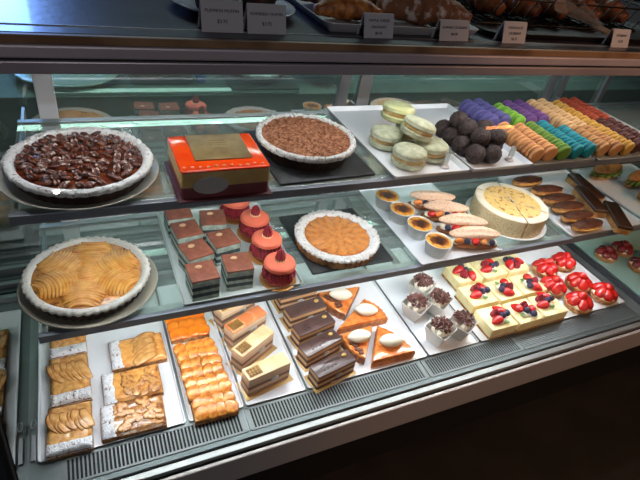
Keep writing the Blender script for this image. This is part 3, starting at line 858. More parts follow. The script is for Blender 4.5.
# ------------------------------------------------------------------ middle shelf: eclairs and long slices
tray('white_tray', 1.315, 1.665, .762, 1.125, Z_MID, 'wide white tray holding the chocolate eclairs and the long chocolate slices', h=.010)
def eclair(seed):
    t = empty('chocolate_eclair'); L, W = .067, .0225
    vb = B(); vs = ball(vb, (0, 0, .0190), 1, 4, sq=(L, W, .0190), amp=.03, freq=3, seed=seed)
    for v in vs:
        s = abs(v.co.x) / L
        v.co.y *= 1 + .22 * s * s * (1 if s < .9 else .8)
    link('choux_body', vb, mat('eclair_choux', (200, 142, 78), (160, 100, 50), 60, rough=.55, bump=.25), t, True)
    bm = B(); vs = ball(bm, (0, 0, .0225), 1, 4, sq=(L * .985, W * 1.02, .0180), amp=.02, freq=3, seed=seed)
    for v in vs:
        v.co.z = max(v.co.z, .0295 + .0012 * math.sin(v.co.x * 190 + seed))
    link('chocolate_glaze', bm, mat('chocolate_glaze', (92, 52, 36), (66, 35, 25), 40, rough=.42, coat=.1), t, True)
    bm = B(); tube(bm, [(-.054 + .0108 * i, -.0232 + .010 * (abs(i - 5) / 5) ** 3, .0205 + .001 * math.sin(i * 1.9 + seed)) for i in range(11)], [.002 + .0022 * math.sin(PI * i / 10) for i in range(11)], 8)
    link('cream_filling', bm, mat('eclair_cream', (222, 172, 92), (206, 150, 74), 30, rough=.45), t, True)
    return t
zt = Z_MID + .0034; g = 'chocolate eclairs on the middle shelf'
for i, (x, y, rz, d) in enumerate(((1.392, 1.058, -.02, 'farthest from the shelf edge'), (1.420, .990, -.10, 'fifth from the shelf edge'), (1.422, .935, -.12, 'fourth from the shelf edge'), (1.414, .886, -.06, 'third from the shelf edge'), (1.404, .834, -.03, 'second from the shelf edge'), (1.396, .786, .02, 'nearest the shelf edge'))):
    c = eclair(i + 1); c.location = (x, y, zt); c.rotation_euler = (0, 0, rz); tag(c, 'glossy chocolate topped eclair, ' + d, 'eclair', g)
def long_slice():
    t = empty('chocolate_slice')
    bm = B(); rslab(bm, .078, .024, 0, .020, .004, .0015); link('sponge', bm, mat('slice_sponge', (190, 142, 78), (150, 100, 50), 36, rough=.7, bump=.3), t, 'auto')
    bm = B(); rslab(bm, .080, .0255, .020, .032, .006, .004); link('chocolate_top', bm, mat('slice_chocolate', (66, 40, 28), (52, 30, 22), 16, rough=.3, coat=.2), t, 'auto')
    return t
S = Series(long_slice()); g = 'long chocolate slices beside the eclairs'
S.put((1.545, .905, zt), 1.20, 'long chocolate topped slice lying beside the eclairs', 'pastry', g)
S.put((1.560, .805, zt), 1.00, 'long chocolate topped slice at the outer front corner of the eclair tray', 'pastry', g)
S.put((1.607, .985, zt), 1.35, 'long chocolate topped slice behind the others near the sandwiches', 'pastry', g)
def sandwich(seed):
    t = empty('baguette_sandwich'); L, W = .085, .027
    BR = mat('baguette_crust', (186, 128, 70), (140, 88, 44), 26, rough=.6, bump=.4, bscale=50)
    bm = B(); ball(bm, (0, 0, .013), 1, 4, sq=(L, W, .013), amp=.05, freq=3, seed=seed); link('bottom_bread', bm, BR, t, True)
    bm = B()
    for k in range(3):
        vs = []
        for i in range(28):
            u = i / 27; a = -PI * .05 + PI * 1.1 * u
            for j in range(3):
                vs.append(bm.verts.new((L * 1.0 * math.cos(a) * (.86 + .09 * j), -.004 - W * (.75 + .22 * j) * math.sin(a) + .004 * k, .024 + .004 * k + .006 * math.sin(i * 1.7 + k * 2 + j))))
        for i in range(27):
            for j in range(2): bm.faces.new((vs[i * 3 + j], vs[i * 3 + 3 + j], vs[i * 3 + 4 + j], vs[i * 3 + 1 + j]))
    link('lettuce', bm, mat('lettuce', (96, 130, 54), (140, 160, 86), 30, rough=.5), t, True)
    bm = B(); ball(bm, (0, 0, .041), 1, 4, sq=(L * .98, W, .018), amp=.05, freq=3, seed=seed + 5); link('top_bread', bm, BR, t, True)
    return t
g = 'baguette sandwiches at the far end'
tray('white_tray', 1.690, 2.05, .790, 1.125, Z_MID, 'pale tray under the baguette sandwiches at the far end of the middle shelf', h=.008)
for i, (x, y, rz, d) in enumerate(((1.800, 1.055, .06, 'at the back of the far tray'), (1.900, .985, .20, 'in the middle of the far tray'), (1.860, .900, .25, 'at the front of the far tray'))):
    c = sandwich(i + 1); c.location = (x, y, zt); c.rotation_euler = (0, 0, rz); tag(c, 'baguette sandwich with lettuce, ' + d, 'sandwich', g)
#@@PART3
# ------------------------------------------------------------------ deck trays
zt = Z_DECK + .0034
for x0, x1, d in ((-.178, .116, 'wide white tray under the two rows of almond tart slices'), (.121, .250, 'narrow white tray under the row of glazed apricot slices'), (.254, .408, 'narrow white tray under the beige coffee cakes'),
                  (.413, .775, 'white tray under the chocolate bars and the orange wedges'), (.780, .960, 'white tray under the white cups of cream'), (.965, 1.605, 'wide white tray under the cheesecake squares and strawberry tartlets')):
    tray('deck_tray', x0, x1, .645, 1.10, Z_DECK, d, h=.008)
tray('deck_tray', 1.690, 2.20, .645, 1.10, Z_DECK, 'white tray painted with aqua glass tint beyond the deck divider, under dark red tartlets', h=.008, m=mat('glass_tinted_tray', (150, 190, 184), rough=.2))  # white tray; the greenish cast of glass is put into its colour

PASTRY = mat('baked_pastry', (196, 138, 84), (136, 84, 46), 110, rough=.75, bump=.7, bscale=260)
ICING = mat('icing_sugar', (238, 236, 238), (138, 104, 90), 150, .56, .68, rough=.95, bump=1, bscale=380)
def slice_tart(hx, hy, top, seed, kind):
    """pastry base, sugared end strip at -x, glazed top"""
    t = empty('almond_tart_slice')
    bm = B(); rslab(bm, hx, hy, 0, .014, .003, .001); link('pastry_base', bm, PASTRY, t, 'auto')
    bm = B()
    nx, ny = 34, 24
    V = [[None] * (ny + 1) for _ in range(nx + 1)]
    for i in range(nx + 1):
        for j in range(ny + 1):
            x = -hx * .99 + 1.98 * hx * i / nx; y = -hy * .985 + 1.97 * hy * j / ny
            e = min(i, nx - i, j, ny - j) / 2.0
            V[i][j] = bm.verts.new((x, y, .0135 + min(e, 1) * (.0065 + .002 * noise.noise(Vector((x * 70, y * 70, seed))))))
    for i in range(nx):
        for j in range(ny): bm.faces.new((V[i][j], V[i + 1][j], V[i + 1][j + 1], V[i][j + 1]))
    link('almond_cream', bm, top, t, True)
    rn = random.Random(seed)
    nf = 11 if kind == 'pear' else 26
    for i in range(nf):
        bm = B()
        if kind == 'pear':
            r = tube(bm, [((u - .5) * hx * .92, .35 * hy * (1 - (2 * u - 1) ** 2) * .3, .0028 * math.sin(PI * u)) for u in [k / 8 for k in range(9)]], [.003 + .0085 * math.sin(PI * (.08 + .84 * k / 8)) for k in range(9)], 8, flat=.20)
            o = link('pear_slice', bm, mat('slice_pear', (226, 172, 102), (198, 128, 62), 60, .4, .66, rough=.2, coat=.45, bump=.3, bscale=160), t, True, (hx * (.24 + rn.uniform(-.08, .08)), -hy * .84 + 1.50 * hy * i / (nf - 1), .0190))
            o.rotation_euler = (.16, rn.uniform(-.06, .06), .35 + rn.uniform(-.15, .15))
        else:
            ball(bm, (0, 0, 0), 1, 3, sq=(.012, .0085, .0022), amp=.22, freq=2, seed=seed + i)
            o = link('fruit_flake', bm, mat('flake_fruit', (220, 156, 80), (168, 96, 42), 90, .4, .62, rough=.15, coat=.6, bump=.5, bscale=200), t, True, (rn.uniform(-.38, .85) * hx, rn.uniform(-.82, .82) * hy, .0205)); o.rotation_euler = (0, 0, rn.uniform(0, 3))
    bm = B()
    w = hx * .225; nx, ny = 10, 26
    V = [[None] * (ny + 1) for _ in range(nx + 1)]
    for i in range(nx + 1):
        for j in range(ny + 1):
            x = -hx * 1.01 + 2 * w * i / nx; y = -hy * 1.0 + 2 * hy * j / ny
            e = min(i * 1.0, nx - i, j, ny - j) / 2.5
            if i == nx: x += .003 * noise.noise(Vector((y * 90, seed, 1)))
            zz = .0175 + min(e, 1) * (.0058 + .003 * noise.noise(Vector((x * 160, y * 160, seed))))
            if i == 0: zz = .009 + .003 * noise.noise(Vector((y * 120, seed, 7)))
            V[i][j] = bm.verts.new((x, y, zz))
    for i in range(nx):
        for j in range(ny): bm.faces.new((V[i][j], V[i + 1][j], V[i + 1][j + 1], V[i][j + 1]))
    link('icing_strip', bm, ICING, t, True)
    return t
TOP_A = mat('almond_gold', (226, 172, 100), (190, 120, 58), 80, .38, .66, rough=.22, coat=.4, bump=.3, bscale=60)
TOP_B = mat('almond_orange', (236, 172, 92), (214, 136, 62), 80, .38, .66, rough=.2, coat=.4, bump=.3, bscale=50)
TOP_C = mat('almond_brown', (196, 138, 80), (140, 84, 42), 80, .4, .62, rough=.2, coat=.5, bump=.5, bscale=60)
g = 'almond tart slices on the deck tray'
for i, (x, y, hx, hy, rz, tp, k, d) in enumerate((
        (-.112, .965, .062, .040, PI / 2 + .02, TOP_A, 'pear', 'farthest back in the row by the end mirror, partly under the shelf'),
        (-.111, .832, .068, .041, PI / 2 + .02, TOP_A, 'pear', 'in the middle of the row by the end mirror'),
        (-.116, .702, .058, .043, PI / 2 - .04, TOP_A, 'pear', 'front of the row by the end mirror'),
        (.042, .872, .064, .045, .02, TOP_B, 'pear', 'with bright orange top, farthest back in the row beside the apricot slices'),
        (.018, .776, .064, .043, .0, TOP_B, 'flake', 'with shiny flakes, second in the row beside the apricot slices'),
        (.010, .689, .066, .041, -.03, TOP_C, 'flake', 'with browned shiny top, nearest the grille'))):
    c = slice_tart(hx, hy, tp, i * 3 + 1, k); c.location = (x, y, zt); c.rotation_euler = (0, 0, rz)
    tag(c, 'almond tart slice ' + d, 'tart slice', g)

# apricot slices
APR = mat('apricot_glazed', (236, 164, 70), (206, 108, 28), 70, .40, .62, rough=.28, coat=.35, sss=.06, bump=.25, bscale=160)
APR2 = mat('apricot_jam', (238, 138, 34), (222, 104, 18), 26, .36, .66, rough=.1, coat=.7, bump=.4, bscale=40)
def apr_slice(seed, m, n):
    t = empty('apricot_slice')
    bm = B(); rslab(bm, .050, .027, 0, .013, .003, .001); link('pastry_base', bm, PASTRY, t, 'auto')
    bm = B(); rslab(bm, .049, .0262, .013, .0165, .003, .0015); link('custard', bm, mat('apricot_base', (224, 150, 60), rough=.3), t, 'auto')
    rn = random.Random(seed)
    for r in range(2):
        for i in range(n):
            bm = B(); ball(bm, (0, 0, 0), 1, 3, sq=(.0170, .0185, .0042), amp=.16, freq=2.2, seed=seed * 7 + i + r * 9)
            o = link('apricot_half', bm, m, t, True, (-.035 + .070 * i / (n - 1) + rn.uniform(-.003, .003), -.012 + .024 * r + rn.uniform(-.003, .003), .0190 + .001 * r)); o.rotation_euler = (.22, rn.uniform(-.1, .1), rn.uniform(-.3, .3))
    return t
g = 'glazed apricot slices in one row'
for i, (x, y, m, d) in enumerate(((.183, .682 - .036, APR, 'nearest the grille'), (.181, .704, APR, 'second from the grille'), (.180, .761, APR, 'third from the grille'), (.178, .818, APR, 'fourth from the grille'), (.174, .892, APR2, 'with deep orange jam, at the back of the row'), (.174, .949, APR2, 'with deep orange jam, mostly hidden under the shelf'))):
    c = apr_slice(i + 2, m, 4); c.location = (x, y + .013, zt); c.rotation_euler = (0, 0, .03 * math.sin(i * 3))
    tag(c, 'glazed apricot slice ' + d, 'tart slice', g)

GOLD = mat('gold_cardboard', (206, 170, 112), rough=.35, metal=.5)
def gold_board(t, hx, hy, rz=0):
    bm = B(); rslab(bm, hx, hy, 0, .0016, .001, .0003, n=2); o = link('gold_board', bm, GOLD, t, 'auto'); o.rotation_euler = (0, 0, rz)
def coffee_cake(topm):
    t = empty('coffee_cake'); gold_board(t, .066, .030)
    hx, hy = .058, .0195
    cols = ((150, 112, 88), (196, 162, 130), (134, 98, 78), (204, 174, 142), (222, 196, 164))
    z = .0016
    for i, c in enumerate(cols):
        h = .0112 if i != 4 else .0115
        bm = B(); rslab(bm, hx, hy, z, z + h, .003, .0006); link('layer', bm, mat('coffee_layer_%d' % c[0], c, rough=.6), t, 'auto'); z += h
    bm = B(); rslab(bm, hx + .0004, hy + .0004, z, z + .004, .0035, .0014); link('top_glaze', bm, topm, t, 'auto'); z += .004
    bm = B(); box(bm, -.017, .017, -.0125, .0125, 0, .0016)
    for i in range(4):
        for j in range(3): box(bm, -.0155 + i * .008, -.0090 + i * .008, -.0110 + j * .0078, -.0050 + j * .0078, .0016, .0042, bev=.0012)
    link('waffle_plaque', bm, mat('waffle_gold', (160, 120, 64), (136, 98, 50), 40, rough=.45, metal=.2), t, 'auto', (-.035, 0, z))
    bm = B(); lathe(bm, [(.009, 0), (.0095, .0006), (.004, .0012)], 28)
    for v in bm.verts: v.co.x *= 1.35
    o = link('oval_seal', bm, mat('silver_seal', (168, 164, 160), rough=.35, metal=.4), t, True, (.012, -hy, .030)); o.rotation_euler = (PI / 2, 0, 0)
    return t
TB = mat('coffee_top_plain', (222, 192, 150), (204, 164, 116), 12, rough=.35)
TB2 = mat('coffee_top_fruit', (214, 120, 70), (222, 176, 130), 26, .44, .60, rough=.3)
g = 'beige coffee cakes on gold boards'
for i, (x, y, rz, m, d) in enumerate(((.319, .701, .20, TB, 'nearest the grille'), (.312, .787, .50, TB, 'second from the grille'), (.315, .862, .42, TB2, 'with marbled orange top, third from the grille'), (.306, .935, .40, TB, 'farthest back, partly under the shelf'))):
    c = coffee_cake(m); c.location = (x, y, zt); c.rotation_euler = (0, 0, rz); tag(c, 'beige coffee cake with waffle plaque, ' + d, 'cake', g)

def opera():
    t = empty('chocolate_bar_cake'); gold_board(t, .065, .029)
    hx, hy = .059, .0215; z = .0016
    for i, c in enumerate(((92, 62, 48), (196, 158, 116), (84, 54, 42), (186, 146, 104))):
        bm = B(); rslab(bm, hx, hy, z, z + .0108, .003, .0006); link('layer', bm, mat('opera_layer_%d' % c[0], c, rough=.6), t, 'auto'); z += .0108
    bm = B(); rslab(bm, hx + .0006, hy + .0006, z, z + .005, .004, .002); link('chocolate_top', bm, mat('opera_glaze', (84, 60, 56), (72, 50, 46), 14, rough=.28, coat=.15), t, 'auto'); z += .005
    bm = B()
    for i in range(4): ball(bm, (-.032 + i * .012, -.008 + .002 * (i % 2), z), .0027, 2, sq=(1.2, 1, .5))
    link('chocolate_dots', bm, mat('opera_dots', (44, 28, 26), rough=.3), t, True)
    bm = B()
    for k in range(2):
        tube(bm, [(-.030 + .0052 * i, .002 + k * .005 + .007 * math.sin(PI * i / 10), z + .0002) for i in range(11)], .0009, 5)
    link('chocolate_swirl', bm, mat('opera_swirl', (60, 40, 36), rough=.3), t, True)
    bm = B(); ball(bm, (.038, .006, z + .002), 1, 3, sq=(.0075, .0055, .004)); link('gold_nut', bm, mat('gold_nut', (206, 170, 100), rough=.3, metal=.4), t, True)
    bm = B(); lathe(bm, [(.008, 0), (.0085, .0006), (.004, .001)], 28)
    for v in bm.verts: v.co.x *= 1.35
    o = link('oval_seal', bm, mat('silver_seal', (168, 164, 160)), t, True, (.006, -hy, .022)); o.rotation_euler = (PI / 2, 0, 0)
    return t
S = Series(opera()); g = 'dark chocolate bars on gold boards'
for x, y, rz, d in ((.486, .658, .20, 'nearest the grille'), (.482, .730, .28, 'second from the grille'), (.491, .796, .20, 'third from the grille'), (.493, .862, .14, 'fourth from the grille'), (.492, .932, .08, 'farthest back, partly under the shelf')):
    S.put((x, y + .012, zt), rz, 'dark chocolate bar cake with a gold nut, ' + d, 'cake', g)

def wedge(seed, tip, A, Bp, nuts, egg_rz):
    """a slice of a round tart: TIP is the point, A-Bp the crust arc (plan coordinates)"""
    P = [Vector(tip), Vector(A), Vector(Bp)]
    c = (P[0] + P[1] + P[2]) / 3
    t = empty('orange_wedge', (c.x, c.y, 0)); P = [p - c for p in P]
    out = (P[1] + P[2]) / 2 - P[0]; out.normalize()
    def outline(s, z):
        pts = [P[0] + out * .004 + (P[1] - P[0]).normalized() * .002, P[0] + out * .004 + (P[2] - P[0]).normalized() * .002] if False else []
        L = [P[0]]
        for k in range(6): L.append(P[0].lerp(P[1], (k + 1) / 6.5))
        for k in range(13):
            u = k / 12; q = P[1].lerp(P[2], u) + out * (.014 * 4 * u * (1 - u)) + out * (.0016 * math.cos(k * PI))
            L.append(q)
        for k in range(6): L.append(P[2].lerp(P[0], (k + .5) / 6.5))
        a2 = sum(L[i].x * L[(i + 1) % len(L)].y - L[(i + 1) % len(L)].x * L[i].y for i in range(len(L)))
        if a2 < 0: L.reverse()
        return [(q.x * s, q.y * s, z) for q in L]
    bm = B(); loft(bm, [outline(.975, 0), outline(.985, .001), outline(1.0, .020), outline(.985, .0225), outline(.93, .0225)]); link('crust', bm, WC2 if nuts else WC, t, 'auto')
    bm = B(); loft(bm, [outline(.955, .0222), outline(.955, .0262), outline(.92, .0282), outline(.5, .0290)]); link('orange_glaze', bm, mat('citrus_glaze', (226, 142, 72), (206, 110, 52), 60, rough=.14, coat=.6), t, 'auto')
    e = out * .006
    if nuts:
        bm = B(); rn = random.Random(seed)
        for i in range(16):
            u = rn.uniform(.1, .9); q = (P[1].lerp(P[2], u)) * rn.uniform(.45, .85) + out * .004
            ball(bm, (q.x, q.y, .0290), .006, 2, sq=(1.3, 1, .6), amp=.35, freq=3, seed=i)
        link('nut_pieces', bm, mat('nut_brown', (120, 66, 42), (80, 44, 30), 160, rough=.5, bump=.6, bscale=300), t, True)
    bm = B(); vs = ball(bm, (0, 0, 0), 1, 4)
    for v in vs:
        x = v.co.x; w = .0200 * (1 - .26 * x * x)
        v.co = Vector((x * .0350, v.co.y * w, v.co.z * w * .85))
    o = link('meringue_quenelle', bm, mat('meringue', (232, 226, 208), (222, 214, 192), 40, rough=.55, sss=.15), t, True, (e.x, e.y, .0430)); o.rotation_euler = (0, 0, egg_rz)
    return t
WC = mat('wedge_crust', (206, 128, 60), (172, 98, 44), 70, rough=.5, bump=.3)
WC2 = mat('wedge_crust_dark', (156, 94, 52), (112, 62, 36), 80, rough=.55, bump=.5, bscale=200)
g = 'orange wedges topped with white meringue'
for i, (tp, A, Bq, nuts, er, d) in enumerate((((.598, .658), (.734, .655), (.676, .772), False, -.25, 'nearest the grille, showing its plain side'), ((.664, .776), (.556, .770), (.586, .672), True, -.1, 'with brown nut pieces, beside the dark chocolate bars'),
        ((.556, .792), (.722, .792), (.690, .884), False, -.35, 'set back from the grille near the cream cups'), ((.702, .922), (.606, .822), (.560, .930), True, -.35, 'with brown nut pieces, farthest back under the shelf edge'))):
    c = wedge(i + 1, tp, A, Bq, nuts, er); c.location.z = zt; c.location.y += (0, 0, -.003, .010)[i]
    tag(c, 'orange wedge with white meringue, ' + d, 'pastry', g)

def cream_cup(seed):
    t = empty('cream_cup')
    def sq(s, z): return [(x, y, z) for x, y in rrect(s, s, s * .12, 3)]
    bm = B(); loft(bm, [sq(.019, 0), sq(.0195, .001), sq(.0325, .052), sq(.0312, .052), sq(.030, .046)], cap1=False); link('cup', bm, mat('white_cup', (226, 222, 214), rough=.35), t, 'auto')
    bm = B(); rn = random.Random(seed)
    for i in range(14):
        a = i * 2.4; r = .022 * math.sqrt(i / 14)
        ball(bm, (r * math.cos(a), r * math.sin(a), .047 + .010 * (1 - r / .03)), .0115, 2, amp=.1, freq=2.5, seed=i)
    link('whipped_cream', bm, WHIP, t, True)
    bm = B()
    for i in range(95):
        a = rn.uniform(0, 2 * PI); r = .0265 * math.sqrt(rn.random())
        zz = .060 + .013 * (1 - (r / .028) ** 2) + rn.uniform(-.002, .004)
        k0 = len(bm.verts)
        box(bm, -.0055, .0055, -.0028, .0028, -.0009, .0009)
        M = Matrix.Translation((r * math.cos(a), r * math.sin(a), zz)) @ Matrix.Rotation(rn.uniform(0, PI), 4, 'Z') @ Matrix.Rotation(rn.uniform(-1.1, 1.1), 4, 'Y') @ Matrix.Rotation(rn.uniform(-1, 1), 4, 'X')
        bm.verts.ensure_lookup_table()
        for v in bm.verts[k0:]: v.co = M @ v.co
    o = link('chocolate_shavings', bm, mat('choc_shaving', (120, 76, 66), (72, 42, 38), 120, rough=.5), t, False); o['kind'] = 'stuff'
    return t
g = 'white cups of cream with chocolate shavings'
for i, (x, y, rz, d) in enumerate(((.880, .868, .5, 'farthest back, under the shelf edge'), (.812, .796, .45, 'second row, next to the orange wedges'), (.892, .795, .5, 'in the middle beside the cheesecake'), (.828, .692, .4, 'nearest the grille and the orange wedges'), (.908, .694, .5, 'nearest the grille and the cheesecake'))):
    c = cream_cup(i + 1); c.scale = (1.08, 1.08, 1.04); c.location = (x + .006, y, zt); c.rotation_euler = (0, 0, rz); tag(c, 'cup of cream with chocolate shavings, ' + d, 'dessert cup', g)

LEAF = mat('mint_leaf', (90, 140, 50), (120, 160, 70), 40, rough=.4)
def strawberry_half(bm, L, W, H, mi=0):
    vs = ball(bm, (0, 0, 0), 1, 3)
    for v in vs:
        x = v.co.x; k = (1 - .45 * (x * .5 + .5) ** 2) * 1.05
        v.co = Vector((x * L, v.co.y * W * k, max(v.co.z, -.35) * H * k))
def cheese_square(seed):
    t = empty('cheesecake_square'); hx, hy = .050, .044
    rn = random.Random(seed); TA = rn.choice((0, .9, 2.2, 3.4, 4.6)) + rn.uniform(-.3, .3); OX, OY = rn.uniform(-.010, .010), rn.uniform(-.008, .008)
    bm = B(); rslab(bm, hx, hy, 0, .008, .003, .0008); link('biscuit_base', bm, mat('biscuit_base', (196, 150, 92), (160, 112, 60), 50, rough=.8, bump=.4), t, 'auto')
    bm = B(); rslab(bm, hx - .0006, hy - .0006, .008, .040, .003, .0012); link('cheesecake', bm, mat('cheesecake_cream', (246, 232, 182), (238, 218, 156), 30, rough=.45, sss=.1), t, 'auto')
    z = .040
    bm = B()
    for i in range(5): ball(bm, (OX + .013 * math.cos(i * 1.3), OY + .013 * math.sin(i * 1.3), z + .002), .013, 2, sq=(1, 1, .6), amp=.1, freq=2)
    link('cream', bm, WHIP, t, True)
    s = rn.choice((-1, 1))
    bm = B(); strawberry_half(bm, .023, .0160, .0125); o = link('strawberry_half', bm, STRAW, t, True, (.026, .004, z + .0085)); o.rotation_euler = (.3, .2, 1.0 + rn.uniform(-.5, .5))
    bm = B(); strawberry_half(bm, .021, .0150, .0120); o = link('strawberry_half', bm, STRAW, t, True, (-.022, .012, z + .0080)); o.rotation_euler = (-.2, .2, 2.4 + rn.uniform(-.5, .5))
    o = link('raspberry', raspberry_bm(1.5), RASP, t, True, (.004, .018, z + .001))
    for px, py in ((.002, -.004), (.018, -.018)):
        bm = B(); ball(bm, (0, 0, 0), .0108, 3, sq=(1, 1, .9)); lathe(bm, [(.0036, .0094), (.0044, .0104), (.0028, .0102)], 10, cap0=False)
        link('blueberry', bm, BLUEB, t, True, (px, py, z + .0125))
    bm = B()
    vs = []
    for i in range(9):
        u = i / 8; w = .0075 * math.sin(PI * u) + .0002
        vs.append((bm.verts.new((-.004 - .022 * u, -.018 - w, z + .006 + .004 * math.sin(PI * u))), bm.verts.new((-.004 - .022 * u, -.018, z + .0045 + .004 * math.sin(PI * u))), bm.verts.new((-.004 - .022 * u, -.018 + w, z + .006 + .004 * math.sin(PI * u)))))
    for i in range(8):
        for j in range(2): bm.faces.new((vs[i][j], vs[i + 1][j], vs[i + 1][j + 1], vs[i][j + 1]))
    r = bmesh.ops.solidify(bm, geom=list(bm.faces), thickness=.0007)
    link('mint_leaf', bm, LEAF, t, True)
    for o in list(COL.objects)[-6:]:
        if o.parent == t and o.name.split('.')[0] in ('strawberry_half', 'raspberry', 'blueberry', 'mint_leaf'):
            o.location = Matrix.Translation((OX, OY, 0)) @ Matrix.Rotation(TA, 4, 'Z') @ o.location
            o.rotation_euler.z += TA
    return t
g = 'fruit topped cheesecake squares'
rows = 'front', 'second', 'third'
CH = [(1.033, .690, 'at the front corner by the cream cups'), (1.140, .688, 'in the middle of the front row'), (1.245, .690, 'at the front next to the strawberry tartlets'),
      (1.035, .790, 'second back in the row by the cream cups'), (1.141, .788, 'in the very middle of the block'), (1.246, .790, 'second back, next to the strawberry tartlets'),
      (1.050, .893, 'third back in the row by the cream cups'), (1.156, .893, 'third back in the middle row'), (1.262, .895, 'third back, behind the tartlet side row')]
for i, (x, y, d) in enumerate(CH):
    c = cheese_square(i + 1); c.location = (x + .012 + (y - .69) * .06, y, zt); c.rotation_euler = (0, 0, .02 * math.sin(i * 2)); tag(c, 'pale yellow cheesecake square topped with berries, ' + d, 'cheesecake', g)

def tartlet(seed, sm, n=6):
    t = empty('strawberry_tartlet'); rn = random.Random(seed)
    bm = B(); N = 120
    lathe(bm, [(.034, 0), (.036, .001), (.0425, .017), (.0415, .019), (.039, .0185), (.037, .014)], N, 0, lambda k, a, r, z: (r * (1 + .018 * math.cos(24 * a) * (1 if k in (1, 2, 3) else 0)), z))
    link('tart_shell', bm, mat('tartlet_shell', (198, 142, 84), (150, 96, 52), 40, rough=.6, bump=.3), t, True)
    bm = B(); lathe(bm, [(.0385, .016), (.034, .021), (.020, .026), (.003, .028)], 40); link('cream', bm, mat('tartlet_cream', (240, 214, 176), rough=.45), t, True)
    for i in range(n):
        a = 2 * PI * i / n + rn.uniform(-.15, .15)
        bm = B(); strawberry_half(bm, .0215, .0175, .013)
        o = link('strawberry_half', bm, sm, t, True, (.0215 * math.cos(a), .0215 * math.sin(a), .0285))
        o.rotation_euler = (rn.uniform(-.3, .3), -.55 + rn.uniform(-.12, .12), a + PI)
    bm = B(); strawberry_half(bm, .017, .0135, .013); o = link('strawberry_half', bm, sm, t, True, (0, 0, .043)); o.rotation_euler = (rn.uniform(-.3, .3), rn.uniform(-.3, .3), rn.uniform(0, 6))
    return t
ST1 = mat('glazed_strawberry', (222, 40, 32), (184, 18, 20), 46, .4, .68, rough=.12, coat=.7, sss=.1)
ST2 = mat('tinted_strawberry', (126, 26, 28), (84, 14, 18), 46, .4, .68, rough=.15, coat=.6)  # strawberry red darkened in colour to carry the glass tint
g = 'strawberry tartlets on the deck'
for i, (x, y, d) in enumerate(((1.378, .680, 'nearest the grille, second from the divider'), (1.512, .690, 'nearest the divider'), (1.350, .768, 'beside the second row of cheesecakes'), (1.462, .757, 'in the middle of the group'), (1.392, .852, 'at the back beside the cheesecakes'), (1.497, .864, 'at the back nearest the divider'))):
    c = tartlet(i + 1, ST1); c.scale = (1.06, 1.06, 1.18); c.location = (x + .021, y, zt); c.rotation_euler = (0, 0, i * 1.1); tag(c, 'glazed red strawberry tartlet ' + d, 'tartlet', g)
g = 'dark red tartlets beyond the divider'
for i, (x, y, d) in enumerate(((1.752, .862, 'nearest the divider'), (1.858, .872, 'at the back of the aqua tinted tray'), (1.838, .775, 'at the front of the aqua tinted tray'), (1.940, .800, 'farthest along the aqua tinted tray'))):
    c = tartlet(i + 20, ST2, 5); c.location = (x, y, zt); c.rotation_euler = (0, 0, i * .9); tag(c, 'dark red glazed tartlet ' + d, 'tartlet', g)
#@@PART4
# ------------------------------------------------------------------ on the counter
ZC = Z_CTR
bm = B(); lathe(bm, [(.060, 0), (.064, .001), (.098, .013), (.104, .016), (.103, .018), (.094, .0155), (.064, .005), (.050, .0045)], 64)
for v in bm.verts: v.co.x *= 1.06
o = link('oval_dish', bm, mat('dish_white', (176, 176, 182), rough=.25), None, True, (.262, .912, ZC + .0003)); tag(o, 'white oval dish of dark muffins on the counter top', 'dish')
def muffin(m, seed):
    t = empty('muffin')
    bm = B(); lathe(bm, [(.024, 0), (.0255, .001), (.034, .038)], 96, 0, lambda k, a, r, z: (r * (1 + .02 * math.cos(24 * a)), z)); link('paper_case', bm, mat('muffin_case', (52, 38, 32), rough=.7), t, True)
    bm = B(); ball(bm, (0, 0, .042), 1, 4, sq=(.042, .042, .026), amp=.14, freq=3, seed=seed); link('muffin_top', bm, m, t, True)
    return t
MU1 = mat('dark_muffin', (52, 36, 30), (34, 24, 22), 40, rough=.7, bump=.6, bscale=70)
MU2 = mat('brown_muffin', (110, 62, 44), (70, 38, 30), 40, rough=.6, bump=.6, bscale=70)
for i, (x, y, m, d) in enumerate(((.222, .905, MU1, 'very dark muffin in the oval dish behind the first card'), (.303, .900, MU2, 'reddish brown muffin in the oval dish behind the second card'), (.262, .975, MU1, 'very dark muffin at the back of the oval dish'))):
    c = muffin(m, i + 1); c.location = (x, y, ZC + .0056); tag(c, d, 'muffin', 'muffins in the oval dish')

